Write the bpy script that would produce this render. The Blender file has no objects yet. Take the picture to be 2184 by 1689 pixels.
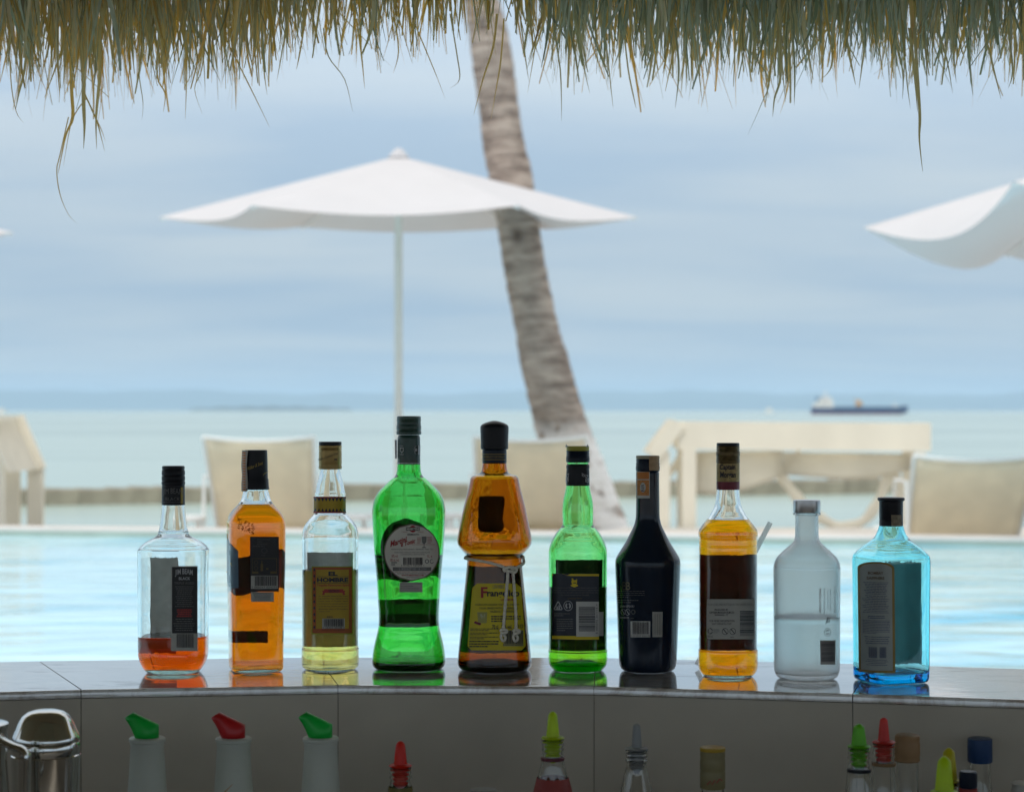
import bpy, bmesh, math, random
import numpy as np
from mathutils import Vector, Matrix
random.seed(7)
R = math.radians
sc = bpy.context.scene
col = sc.collection

# ------------------------------------------------------------------ camera, world, sun, exposure
ZC = 0.85            # camera height over the pool water (z = 0)
F = 4247.0           # focal length in units of the 2184-wide picture
HZ = 874.0           # horizon row in that picture
CT = 0.518           # counter top height
cam_d = bpy.data.cameras.new('camera')
cam = bpy.data.objects.new('camera', cam_d); col.objects.link(cam)
cam.location = (0, 0, ZC); cam.rotation_euler = (R(90), 0, 0)
cam_d.sensor_width = 36; cam_d.lens = 70.0
cam_d.shift_y = 29.5 / 2184
cam_d.clip_start = 0.05; cam_d.clip_end = 60000
cam_d.dof.use_dof = True; cam_d.dof.focus_distance = 2.53; cam_d.dof.aperture_fstop = 7.2
sc.camera = cam

sc.view_settings.view_transform = 'Standard'
sc.view_settings.look = 'None'
sc.view_settings.exposure = 0.50
sc.view_settings.gamma = 1.0
sc.view_settings.use_curve_mapping = False
sc.render.engine = 'CYCLES'
cy = sc.cycles
cy.use_denoising = True
cy.max_bounces = 22; cy.transmission_bounces = 20; cy.transparent_max_bounces = 12
cy.diffuse_bounces = 4; cy.glossy_bounces = 6; cy.volume_bounces = 1
cy.caustics_reflective = False; cy.caustics_refractive = True; cy.blur_glossy = 0.4
cy.sample_clamp_indirect = 6.0

SUN_EL, SUN_AZ = 62.0, 205.0     # azimuth measured clockwise from +Y
w = bpy.data.worlds.new('World'); sc.world = w; w.use_nodes = True
nt = w.node_tree; nt.nodes.clear()
def wn(t, **k):
    n = nt.nodes.new(t)
    for a, b in k.items(): setattr(n, a, b)
    return n
out = wn('ShaderNodeOutputWorld')
sky = wn('ShaderNodeTexSky'); sky.sky_type = 'NISHITA'; sky.sun_disc = False
sky.sun_elevation = R(SUN_EL); sky.sun_rotation = R(SUN_AZ); sky.dust_density = 2.0; sky.ozone_density = 2.0
tc = wn('ShaderNodeTexCoord'); sep = wn('ShaderNodeSeparateXYZ')
nt.links.new(tc.outputs['Generated'], sep.inputs[0])
def wm(op, a, b=None, c=None):
    n = wn('ShaderNodeMath', operation=op)
    for i, v in enumerate((a, b, c)):
        if v is None: continue
        if isinstance(v, (int, float)): n.inputs[i].default_value = v
        else: nt.links.new(v, n.inputs[i])
    return n.outputs[0]
zz = wm('MAXIMUM', sep.outputs[2], 0.0)
den = wm('ADD', zz, 0.10)
comb = wn('ShaderNodeCombineXYZ')
nt.links.new(wm('MULTIPLY', wm('DIVIDE', sep.outputs[0], den), 0.55), comb.inputs[0])
nt.links.new(wm('DIVIDE', sep.outputs[1], den), comb.inputs[1])
n1 = wn('ShaderNodeTexNoise'); n1.inputs['Scale'].default_value = 1.25; n1.inputs['Detail'].default_value = 6; n1.inputs['Roughness'].default_value = 0.5
n1.inputs['Distortion'].default_value = 0.4
nt.links.new(comb.outputs[0], n1.inputs['Vector'])
rmp = wn('ShaderNodeValToRGB'); e = rmp.color_ramp.elements
e[0].position = 0.34; e[0].color = (0.315, 0.418, 0.532, 1)
e[1].position = 0.66; e[1].color = (0.45, 0.52, 0.572, 1)
nt.links.new(n1.outputs['Fac'], rmp.inputs[0])
# an overcast sky brightens toward the zenith
lift = wn('ShaderNodeFloatCurve'); cv = lift.mapping.curves[0].points
cv[0].location = (0, .86 / 2); cv[1].location = (1, 1.62 / 2)
for a_, b_ in ((.10, .93), (.20, 1.20), (.45, 1.45)): cv.new(a_, b_ / 2)
lift.mapping.update(); nt.links.new(zz, lift.inputs['Value'])
bgc = wn('ShaderNodeBackground'); hg = wn('ShaderNodeMapRange'); hg.inputs['From Min'].default_value = .1; hg.inputs['From Max'].default_value = .7; nt.links.new(zz, hg.inputs['Value'])
mxc = wn('ShaderNodeMix', data_type='RGBA'); nt.links.new(hg.outputs[0], mxc.inputs[0]); nt.links.new(rmp.outputs[0], mxc.inputs[6]); mxc.inputs[7].default_value = (.56, .55, .53, 1)
nt.links.new(mxc.outputs[2], bgc.inputs[0]); nt.links.new(wm('MULTIPLY', lift.outputs[0], 2.0), bgc.inputs[1])
bgs = wn('ShaderNodeBackground'); nt.links.new(sky.outputs[0], bgs.inputs[0]); bgs.inputs[1].default_value = 0.06
mx = wn('ShaderNodeMixShader'); mx.inputs[0].default_value = 0.90
nt.links.new(bgs.outputs[0], mx.inputs[1]); nt.links.new(bgc.outputs[0], mx.inputs[2])
nt.links.new(mx.outputs[0], out.inputs[0])

sd = bpy.data.lights.new('sun', 'SUN'); sd.energy = 1.1; sd.angle = R(14); sd.color = (1.0, 0.96, 0.9)
sun = bpy.data.objects.new('sun', sd); col.objects.link(sun)
a, b_ = R(SUN_AZ), R(SUN_EL)
sdir = Vector((math.sin(a) * math.cos(b_), math.cos(a) * math.cos(b_), math.sin(b_)))
sun.rotation_euler = sdir.to_track_quat('Z', 'Y').to_euler(); sun.location = sdir * 30

# ------------------------------------------------------------------ helpers
def W(px, py, Y):
    return Vector(((px - 1092) / F * Y, Y, ZC - (py - HZ) / F * Y))

MATS = {}
def mat(name, c, rough=0.5, metal=0.0, var=0.12, vscale=30.0, bump=0.0, bscale=80.0, ior=1.5, coat=0.0, transl=0.0, tcol=None, emit=None, rnd=0.0, spec=0.5, stretch=None):
    if name in MATS: return MATS[name]
    m = bpy.data.materials.new(name); m.use_nodes = True
    t = m.node_tree; p = t.nodes['Principled BSDF']; L = t.links
    co = t.nodes.new('ShaderNodeTexCoord')
    vec = co.outputs['Object']
    if stretch:
        mp = t.nodes.new('ShaderNodeMapping'); mp.inputs['Scale'].default_value = stretch
        L.new(vec, mp.inputs[0]); vec = mp.outputs[0]
    nz = t.nodes.new('ShaderNodeTexNoise'); nz.inputs['Scale'].default_value = vscale; nz.inputs['Detail'].default_value = 4
    L.new(vec, nz.inputs['Vector'])
    mr = t.nodes.new('ShaderNodeMapRange'); mr.inputs['From Min'].default_value = .3; mr.inputs['From Max'].default_value = .7
    mr.inputs['To Min'].default_value = 1 - var; mr.inputs['To Max'].default_value = 1 + var
    L.new(nz.outputs['Fac'], mr.inputs['Value'])
    mul = t.nodes.new('ShaderNodeVectorMath'); mul.operation = 'SCALE'
    mul.inputs[0].default_value = c[:3]; L.new(mr.outputs[0], mul.inputs['Scale'])
    colout = mul.outputs[0]
    if rnd:
        oi = t.nodes.new('ShaderNodeObjectInfo'); r2 = t.nodes.new('ShaderNodeMapRange')
        r2.inputs['To Min'].default_value = 1 - rnd; r2.inputs['To Max'].default_value = 1 + rnd
        L.new(oi.outputs['Random'], r2.inputs['Value'])
        m2 = t.nodes.new('ShaderNodeVectorMath'); m2.operation = 'SCALE'
        L.new(colout, m2.inputs[0]); L.new(r2.outputs[0], m2.inputs['Scale']); colout = m2.outputs[0]
    L.new(colout, p.inputs['Base Color'])
    p.inputs['Roughness'].default_value = rough; p.inputs['Metallic'].default_value = metal
    p.inputs['IOR'].default_value = ior; p.inputs['Coat Weight'].default_value = coat
    p.inputs['Specular IOR Level'].default_value = spec
    if bump:
        bn = t.nodes.new('ShaderNodeTexNoise'); bn.inputs['Scale'].default_value = bscale; bn.inputs['Detail'].default_value = 5
        L.new(vec, bn.inputs['Vector'])
        bp = t.nodes.new('ShaderNodeBump'); bp.inputs['Strength'].default_value = bump; bp.inputs['Distance'].default_value = 0.01
        L.new(bn.outputs['Fac'], bp.inputs['Height']); L.new(bp.outputs[0], p.inputs['Normal'])
    if transl:
        tr = t.nodes.new('ShaderNodeBsdfTranslucent')
        if tcol: tr.inputs[0].default_value = (*tcol, 1)
        else: L.new(colout, tr.inputs[0])
        ms = t.nodes.new('ShaderNodeMixShader'); ms.inputs[0].default_value = transl
        o = t.nodes['Material Output']
        L.new(p.outputs[0], ms.inputs[1]); L.new(tr.outputs[0], ms.inputs[2]); L.new(ms.outputs[0], o.inputs[0])
    if emit: p.inputs['Emission Color'].default_value = (*emit, 1); p.inputs['Emission Strength'].default_value = 1
    MATS[name] = m
    return m

def glass(name, T=None, path=0.008, ior=1.5, rough=0.0, bump=0.0, bscale=25.0, bdist=0.002):
    """clear dielectric whose volume absorbs so that a path of `path` metres transmits T"""
    if name in MATS: return MATS[name]
    m = bpy.data.materials.new(name); m.use_nodes = True
    t = m.node_tree; t.nodes.clear(); L = t.links
    o = t.nodes.new('ShaderNodeOutputMaterial')
    g = t.nodes.new('ShaderNodeBsdfGlass'); g.inputs['IOR'].default_value = ior; g.inputs['Roughness'].default_value = rough
    L.new(g.outputs[0], o.inputs[0])
    if bump:
        co = t.nodes.new('ShaderNodeTexCoord')
        sn = t.nodes.new('ShaderNodeTexNoise'); sn.inputs['Scale'].default_value = 42; sn.inputs['Detail'].default_value = 6; sn.inputs['Roughness'].default_value = .7
        L.new(co.outputs['Object'], sn.inputs['Vector'])
        sr = t.nodes.new('ShaderNodeMapRange'); sr.inputs['From Min'].default_value = .55; sr.inputs['From Max'].default_value = .75; sr.inputs['To Min'].default_value = rough; sr.inputs['To Max'].default_value = .13
        L.new(sn.outputs['Fac'], sr.inputs['Value']); L.new(sr.outputs[0], g.inputs['Roughness'])
        bn = t.nodes.new('ShaderNodeTexNoise'); bn.inputs['Scale'].default_value = bscale; bn.inputs['Detail'].default_value = 2
        L.new(co.outputs['Object'], bn.inputs['Vector'])
        bp = t.nodes.new('ShaderNodeBump'); bp.inputs['Strength'].default_value = bump; bp.inputs['Distance'].default_value = bdist
        L.new(bn.outputs['Fac'], bp.inputs['Height']); L.new(bp.outputs[0], g.inputs['Normal'])
    if T:
        s = [-math.log(max(x, 1e-4)) / path for x in T]
        d = max(s) * 1.02
        va = t.nodes.new('ShaderNodeVolumeAbsorption')
        va.inputs['Color'].default_value = (*[1 - x / d for x in s], 1); va.inputs['Density'].default_value = d
        L.new(va.outputs[0], o.inputs['Volume'])
    MATS[name] = m
    return m

def link(name, me, m=None, parent=None, smooth=False):
    if m is not None: me.materials.append(m)
    if smooth: me.polygons.foreach_set('use_smooth', [True] * len(me.polygons))
    o = bpy.data.objects.new(name, me); col.objects.link(o)
    if parent is not None: o.parent = parent
    return o

def mesh(name, v, f, m=None, parent=None, smooth=False):
    me = bpy.data.meshes.new(name); me.from_pydata([tuple(x) for x in v], [], f); me.update()
    return link(name, me, m, parent, smooth)

def empty(name, loc=(0, 0, 0), rot=(0, 0, 0)):
    o = bpy.data.objects.new(name, None); col.objects.link(o); o.location = loc; o.rotation_euler = rot
    o.empty_display_size = 0.05
    return o

def tag(o, label=None, cat=None, group=None, kind=None):
    if label: o['label'] = label
    if cat: o['category'] = cat
    if group: o['group'] = group
    if kind: o['kind'] = kind
    return o

class MB:
    def __init__(s): s.v = []; s.f = []
    def add(s, v, f):
        n = len(s.v); s.v += [tuple(x) for x in v]; s.f += [tuple(i + n for i in q) for q in f]; return s
    def box(s, x0, x1, y0, y1, z0, z1):
        return s.add([(x0,y0,z0),(x1,y0,z0),(x1,y1,z0),(x0,y1,z0),(x0,y0,z1),(x1,y0,z1),(x1,y1,z1),(x0,y1,z1)],
                     [(3,2,1,0),(4,5,6,7),(0,1,5,4),(1,2,6,5),(2,3,7,6),(3,0,4,7)])
    def bar(s, p, q, wx, wy, up=(0, 1, 0)):
        p, q = Vector(p), Vector(q); d = (q - p).normalized(); u = Vector(up)
        a = d.cross(u).normalized(); b = a.cross(d).normalized()
        vs = []
        for c in (p, q):
            for sx, sy in ((-1,-1),(1,-1),(1,1),(-1,1)): vs.append(c + a * sx * wx / 2 + b * sy * wy / 2)
        return s.add(vs, [(3,2,1,0),(4,5,6,7),(0,1,5,4),(1,2,6,5),(2,3,7,6),(3,0,4,7)])
    def tube(s, pts, rad, n=10, caps=True):
        pts = [Vector(p) for p in pts]; k = len(pts)
        rr = rad if hasattr(rad, '__len__') else [rad] * k
        vs = []; prev = None
        for i, p in enumerate(pts):
            d = (pts[min(i + 1, k - 1)] - pts[max(i - 1, 0)]).normalized()
            if prev is None: a = d.orthogonal().normalized()
            else: a = (prev - d * prev.dot(d)).normalized()
            prev = a; b = d.cross(a)
            for j in range(n):
                t = 2 * math.pi * j / n; vs.append(p + (a * math.cos(t) + b * math.sin(t)) * rr[i])
        fs = [(i*n+j, i*n+(j+1)%n, (i+1)*n+(j+1)%n, (i+1)*n+j) for i in range(k-1) for j in range(n)]
        if caps: fs += [tuple(range(n))[::-1], tuple(range((k-1)*n, k*n))]
        return s.add(vs, fs)
    def lathe(s, prof, n=40, c=(0, 0), cap0=True, cap1=True):
        vs = []; k = len(prof)
        for z, r in prof:
            for j in range(n):
                t = 2 * math.pi * j / n; vs.append((c[0] + r * math.cos(t), c[1] + r * math.sin(t), z))
        fs = [(i*n+j, i*n+(j+1)%n, (i+1)*n+(j+1)%n, (i+1)*n+j) for i in range(k-1) for j in range(n)]
        if cap0: fs.append(tuple(range(n))[::-1])
        if cap1: fs.append(tuple(range((k-1)*n, k*n)))
        return s.add(vs, fs)
    def build(s, name, m=None, parent=None, smooth=False):
        o = mesh(name, s.v, s.f, m, parent, False)
        if smooth:
            me = o.data; me.polygons.foreach_set('use_smooth', [len(p.vertices) <= 4 for p in me.polygons])
            try: me.set_sharp_from_angle(angle=R(42))
            except Exception: pass
        return o

def fix_normals(o):
    bm = bmesh.new(); bm.from_mesh(o.data); bmesh.ops.recalc_face_normals(bm, faces=bm.faces); bm.to_mesh(o.data); bm.free()

def smoothstep(pts, n):
    """Catmull-Rom through (z, r) points"""
    P = [pts[0]] + list(pts) + [pts[-1]]; o = []
    for i in range(1, len(P) - 2):
        for j in range(n):
            t = j / n; q = []
            for d in range(len(P[0])):
                a, b, c, e = P[i-1][d], P[i][d], P[i+1][d], P[i+2][d]
                q.append(.5 * (2*b + (c-a)*t + (2*a-5*b+4*c-e)*t*t + (3*b-a-3*c+e)*t**3))
            o.append(tuple(q))
    o.append(tuple(pts[-1])); return o

# ------------------------------------------------------------------ structure: pool, coping, deck, sea, hills
def ground_mat():
    return mat('sand', (.50, .43, .33), .9, var=.15, vscale=.6, bump=.3, bscale=5)
g = mesh('ground', [(-6000,-3000,-1.35),(6000,-3000,-1.35),(6000,27,-1.35),(-6000,27,-1.35)], [(0,1,2,3)], ground_mat()); tag(g, kind='structure')

def water_mat(name, deep, pale, rough, ior, bs, scale, stretch, cscale, lo=.35, hi=.65, dist=.04, bs2=0, streak=None):
    m = bpy.data.materials.new(name); m.use_nodes = True; t = m.node_tree; L = t.links
    p = t.nodes['Principled BSDF']; co = t.nodes.new('ShaderNodeTexCoord')
    mp = t.nodes.new('ShaderNodeMapping'); mp.inputs['Scale'].default_value = stretch; L.new(co.outputs['Object'], mp.inputs[0])
    n = t.nodes.new('ShaderNodeTexNoise'); n.inputs['Scale'].default_value = cscale; n.inputs['Detail'].default_value = 4; n.inputs['Distortion'].default_value = .8
    L.new(mp.outputs[0], n.inputs['Vector'])
    r = t.nodes.new('ShaderNodeValToRGB'); r.color_ramp.elements[0].position = lo; r.color_ramp.elements[1].position = hi
    r.color_ramp.elements[0].color = (*deep, 1); r.color_ramp.elements[1].color = (*pale, 1)
    L.new(n.outputs['Fac'], r.inputs[0]); L.new(r.outputs[0], p.inputs['Base Color'])
    b = t.nodes.new('ShaderNodeTexNoise'); b.inputs['Scale'].default_value = scale; b.inputs['Detail'].default_value = 3; b.inputs['Distortion'].default_value = .5
    L.new(mp.outputs[0], b.inputs['Vector'])
    bp = t.nodes.new('ShaderNodeBump'); bp.inputs['Strength'].default_value = bs; bp.inputs['Distance'].default_value = dist
    L.new(b.outputs['Fac'], bp.inputs['Height']); L.new(bp.outputs[0], p.inputs['Normal'])
    p.inputs['Roughness'].default_value = rough; p.inputs['IOR'].default_value = ior
    return m

POOL_L = lambda x: 13.54 - (x + 3.48) * .168       # far edge of the pool
pm = water_mat('pool_water', (.07, .50, .76), (.55, .86, .97), .04, 1.33, .38, 3.0, (.55, 1.4, 1), 1.3, .26, .50, .05)
nx, ny = 60, 90
v = []; f = []
for j in range(ny + 1):
    for i in range(nx + 1):
        x = -22 + 44 * i / nx; y1 = POOL_L(x); t = (j / ny) ** 1.4
        y = 2.5 + (y1 - 2.5) * t
        v.append((x, y, .008 * math.sin(x * 2.1 + y * 3.3) * math.sin(y * 1.9 - x * .7) if 0 < j < ny else 0))
for j in range(ny):
    for i in range(nx):
        q = j * (nx + 1) + i; f.append((q, q + 1, q + nx + 2, q + nx + 1))
o = mesh('pool_water', v, f, pm, None, True); tag(o, kind='structure')
cop_m = mat('pale_stone', (.66, .63, .60), .7, var=.08, vscale=3)
cop_f = mat('pool_edge_tile', (.36, .42, .36), .5, var=.12, vscale=4)
def yl(x, d=0): return POOL_L(x) + d
mb = MB(); X = (-22, 22)
mb.add([(x, yl(x, d), z) for x in X for d, z in ((0, .045), (.36, .045), (.36, -.3), (0, -.3))],
       [(0,1,5,4),(1,2,6,5),(2,3,7,6),(3,0,4,7),(3,2,1,0),(4,5,6,7)])
o = mb.build('pool_coping', cop_m); tag(o, kind='structure'); fix_normals(o)
mb = MB()
mb.add([(x, yl(x, d), z) for x in X for d, z in ((-.003, .028), (.001, .028), (.001, -.25), (-.003, -.25))],
       [(0,1,5,4),(1,2,6,5),(2,3,7,6),(3,0,4,7),(3,2,1,0),(4,5,6,7)])
o = mb.build('pool_edge_tiling', cop_f); tag(o, kind='structure'); fix_normals(o)
mb = MB(); mb.add([(x, yl(x, .362) if k == 0 else 16.9, z) for x in X for k in (0, 1) for z in (-.15, -.4)], [(0,2,6,4),(1,5,7,3),(0,4,5,1),(2,3,7,6),(0,1,3,2),(4,6,7,5)])
o = mb.build('sun_deck', mat('deck_paving', (.55, .52, .47), .8, var=.1, vscale=2)); tag(o, kind='structure'); fix_normals(o)

# sea, graded sheet: shallow and pale inshore, bluer outside
v = []; f = []
ys = [26, 32, 40, 60, 90, 140, 220, 400, 800, 1600, 3000, 6000, 11000, 17000]
for y in ys:
    h = max(220, y * 1.1)
    for i in range(9): v.append((-h + 2 * h * i / 8, y, -1.15))
for j in range(len(ys) - 1):
    for i in range(8):
        q = j * 9 + i; f.append((q, q + 1, q + 10, q + 9))
sm = water_mat('sea_water', (.30, .40, .37), (.43, .54, .49), .22, 1.33, .5, .9, (.12, .5, 1), .06, .3, .7, .12)
o = mesh('sea', v, f, sm); tag(o, kind='structure')

# hills on the far shore
def hills(name, Y, xs, hfun, m, depth):
    v = []; f = []; n = len(xs)
    for k, (dy, kz) in enumerate(((-depth, 0), (-depth * .5, .62), (0, 1), (depth * .6, .5), (depth, 0))):
        for x in xs: v.append((x, Y + dy, -1.6 + hfun(x) * kz * (1 + (.12 * math.sin(x * .004 + k) if kz < 1 else 0))))
    for k in range(4):
        for i in range(n - 1): f.append((k*n+i, k*n+i+1, (k+1)*n+i+1, (k+1)*n+i))
    o = mesh(name, v, f, m, None, True); tag(o, kind='structure'); return o
xs = [-6500 + 13000 * i / 160 for i in range(161)]
def hh(x):
    px = 1092 + x / 12000 * F
    t = 39 + 3.5 * math.sin(px * .006) + 2.6 * math.sin(px * .017 + 1) + 1.5 * math.sin(px * .043 + 2) + 3 * math.exp(-((px - 1730) / 90) ** 2) - .004 * max(0, px - 1200)
    return t / F * 12000
hills('hills', 12000, xs, hh, mat('forested_hill', (.05, .08, .06), .9, var=.3, vscale=.002), 900)
xs = [(-687 + 345 * i / 40) / F * 5200 for i in range(41)]
def hi_(x):
    u = (x / 5200 * F + 687) / 345
    return (7.5 * math.sin(math.pi * max(.001, min(.999, u))) ** .35 + 1.2 * math.sin(u * 40)) / F * 5200 + 1.6
hills('island', 5200, xs, hi_, mat('island_trees', (.04, .06, .045), .9, var=.3, vscale=.01), 60)

# breakwater: a low wall of rough stones
bt = MB(); rr = random.Random(3)
def bw_y(x): return 42.2 + (x + 10) * .32
x = -17.0; i = 0
bw = empty('stone_breakwater', (0, bw_y(0), -1.15)); tag(bw, 'low tan stone breakwater crossing the shallow water behind the chairs', 'breakwater')
bwm = mat('breakwater_stone', (.25, .225, .17), .9, var=.35, vscale=1.2, rnd=.08)
ico = bpy.data.meshes.new('stone'); bm = bmesh.new(); bmesh.ops.create_cube(bm, size=.9); bmesh.ops.bevel(bm, geom=bm.edges[:], offset=.08, segments=1, affect='EDGES')
for vv in bm.verts: vv.co += Vector([rr.uniform(-.03, .03) for _ in range(3)])
bm.to_mesh(ico); bm.free(); ico.materials.append(bwm)
while x < 26:
    wd = rr.uniform(.5, 1.0)
    st = bpy.data.objects.new('stone', ico); col.objects.link(st); st.parent = bw
    st.location = (x + wd / 2, bw_y(x) - bw_y(0) + rr.uniform(-.03, .03), .07 + rr.uniform(-.02, .03))
    st.scale = (wd * 1.1, .9, rr.uniform(.56, .59)); st.rotation_euler = (0, 0, rr.uniform(.29, .33))
    x += wd * .78
mb = MB()
mb.add([(xx, bw_y(xx) - bw_y(0) + d, zz_) for xx in (-17, 26) for d, zz_ in ((-.25, .22), (.6, .27), (.7, -.3), (-.4, -.3))],
       [(0,1,5,4),(1,2,6,5),(2,3,7,6),(3,0,4,7),(3,2,1,0),(4,5,6,7)])
o = mb.build('wall_core', bwm, bw); fix_normals(o)

# ------------------------------------------------------------------ the bar: counter, panel, roof
tile_m = mat('glazed_tile', (.56, .53, .51), .075, var=.16, vscale=9, bump=.035, bscale=60, spec=.6)
def counter_mat():
    m = bpy.data.materials.new('counter_tile_glaze'); m.use_nodes = True; t = m.node_tree; L = t.links; p = t.nodes['Principled BSDF']
    p.inputs['IOR'].default_value = 1.9; p.inputs['Coat Weight'].default_value = 1.0; p.inputs['Coat IOR'].default_value = 1.85; p.inputs['Coat Roughness'].default_value = .04
    co = t.nodes.new('ShaderNodeTexCoord')
    mp = t.nodes.new('ShaderNodeMapping'); mp.inputs['Scale'].default_value = (1, 2.2, 1); L.new(co.outputs['Object'], mp.inputs[0])
    n = t.nodes.new('ShaderNodeTexNoise'); n.inputs['Scale'].default_value = 14; n.inputs['Detail'].default_value = 8; n.inputs['Roughness'].default_value = .65; n.inputs['Distortion'].default_value = 1.2
    L.new(mp.outputs[0], n.inputs['Vector'])
    r = t.nodes.new('ShaderNodeValToRGB'); r.color_ramp.elements[0].position = .36; r.color_ramp.elements[1].position = .56
    r.color_ramp.elements[0].color = (.44, .37, .33, 1); r.color_ramp.elements[1].color = (.84, .83, .82, 1)
    L.new(n.outputs['Fac'], r.inputs[0]); L.new(r.outputs[0], p.inputs['Base Color'])
    rr_ = t.nodes.new('ShaderNodeMapRange'); rr_.inputs['From Min'].default_value = .35; rr_.inputs['From Max'].default_value = .65
    rr_.inputs['To Min'].default_value = .16; rr_.inputs['To Max'].default_value = .05
    L.new(n.outputs['Fac'], rr_.inputs['Value']); L.new(rr_.outputs[0], p.inputs['Roughness'])
    n3 = t.nodes.new('ShaderNodeTexNoise'); n3.inputs['Scale'].default_value = 9; n3.inputs['Detail'].default_value = 9; n3.inputs['Roughness'].default_value = .7; n3.inputs['Distortion'].default_value = .6
    mp3 = t.nodes.new('ShaderNodeMapping'); mp3.inputs['Scale'].default_value = (.8, 3.2, 1); L.new(co.outputs['Object'], mp3.inputs[0]); L.new(mp3.outputs[0], n3.inputs['Vector'])
    cw = t.nodes.new('ShaderNodeMapRange'); cw.inputs['From Min'].default_value = .34; cw.inputs['From Max'].default_value = .45; cw.inputs['To Min'].default_value = .25; cw.inputs['To Max'].default_value = 1.0
    L.new(n3.outputs['Fac'], cw.inputs['Value']); L.new(cw.outputs[0], p.inputs['Coat Weight'])
    st = t.nodes.new('ShaderNodeMix'); st.data_type = 'RGBA'; L.new(cw.outputs[0], st.inputs[0]); st.inputs[6].default_value = (.34, .27, .22, 1); L.new(r.outputs[0], st.inputs[7]); L.new(st.outputs[2], p.inputs['Base Color'])
    n2 = t.nodes.new('ShaderNodeTexNoise'); n2.inputs['Scale'].default_value = 45; n2.inputs['Detail'].default_value = 3
    L.new(mp.outputs[0], n2.inputs['Vector'])
    bp = t.nodes.new('ShaderNodeBump'); bp.inputs['Strength'].default_value = .025; bp.inputs['Distance'].default_value = .003
    L.new(n2.outputs['Fac'], bp.inputs['Height']); L.new(bp.outputs[0], p.inputs['Normal']); L.new(bp.outputs[0], p.inputs['Coat Normal'])
    return m
ctm = counter_mat()
pan_m = mat('panel_tile', (.50, .45, .37), .4, var=.15, vscale=5, rnd=.06)
grout = mat('grout', (.26, .23, .19), .9, var=.2)
bar = empty('bar_counter', (0, 2.4, 0)); tag(bar, 'curved tiled bar counter carrying the row of ten bottles beside the pool', 'bar counter')
# front-edge and back-edge plan points of the radial joints
fr = [(-1.32, 2.02), (-1.085, 2.20), (-.81, 2.305), (-.512, 2.366), (-.210, 2.404), (.0987, 2.394), (.399, 2.331), (.690, 2.258), (.965, 2.14), (1.2, 1.97)]
bk = [(-1.60, 2.21), (-1.27, 2.43), (-.95, 2.565), (-.625, 2.632), (-.262, 2.672), (.112, 2.668), (.47, 2.60), (.82, 2.51), (1.14, 2.37), (1.42, 2.16)]
H = CT
TT = .0095
core = MB()
for i in range(len(fr) - 1):
    a0, a1, b0, b1 = [Vector((p[0], p[1], 0)) for p in (fr[i], fr[i+1], bk[i], bk[i+1])]
    gap = .0006
    d0 = (a1 - a0).normalized(); nrm = Vector((d0.y, -d0.x, 0))  # toward the camera side
    # top tile with a small bullnose on the camera edge
    q0, q1 = a0 + d0 * gap, a1 - d0 * gap
    e1 = (b1 - b0).normalized(); r0, r1 = b0 + e1 * gap, b1 - e1 * gap
    rows = []
    for off, z in ((0.0035, H - TT), (.0035, H - .0012), (.0030, H - .0004), (.0022, H), (-.0015, H)):
        rows.append((q0 + nrm * off + Vector((0, 0, z)), q1 + nrm * off + Vector((0, 0, z))))
    for tt_ in (.02, .03, .5, .97, 1):
        rows.append((q0.lerp(r0, tt_) + Vector((0, 0, H)), q1.lerp(r1, tt_) + Vector((0, 0, H))))
    rows.append((r0 + Vector((0, 0, H - TT)), r1 + Vector((0, 0, H - TT))))
    vs = [p for rw in rows for p in rw]; n = len(rows)
    fs = [(2*k, 2*k+1, 2*k+3, 2*k+2) for k in range(n - 1)] + [(2*n-2, 2*n-1, 1, 0), tuple(range(0, 2*n, 2))[::-1], tuple(range(1, 2*n, 2))]
    o = mesh('top_tile', vs, fs, ctm, bar, True); o.location = (0, -2.4, 0); fix_normals(o)
    o.data.set_sharp_from_angle(angle=R(35))
    # panel tile below, set 1.5 mm back from the nosing
    for (z0, z1) in ((H - TT - .3, H - TT - .0012), (H - TT - .6, H - TT - .302)):
        u0, u1 = a0 + d0 * gap * .8 + nrm * .001, a1 - d0 * gap * .8 + nrm * .001
        vs = []
        for z in (z0, z1):
            for p in (u0, u1, u1 - nrm * .008, u0 - nrm * .008): vs.append(p + Vector((0, 0, z)))
        o = mesh('panel_tile', vs, [(0,1,5,4),(1,2,6,5),(2,3,7,6),(3,0,4,7),(3,2,1,0),(4,5,6,7)], pan_m, bar); o.location = (0, -2.4, 0); fix_normals(o)
    # masonry core with grout face
    vs = []
    for z in (-.55, H - TT - .0008):
        for p in (a0 - nrm * .0035, a1 - nrm * .0035, b1, b0): vs.append(p + Vector((0, 0, z)))
    core.add(vs, [(0,1,5,4),(2,3,7,6),(3,2,1,0),(4,5,6,7)])
    # grout filling between top tiles
    vs = []
    for p in (a1 - d0 * .0008, a1 + d0 * .0008, b1 + e1 * .0008, b1 - e1 * .0008):
        vs.append(p + Vector((0, 0, H - .0008)))
    core.add(vs, [(0, 1, 2, 3)])
o = core.build('masonry_core', grout, bar); o.location = (0, -2.4, 0)

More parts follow.
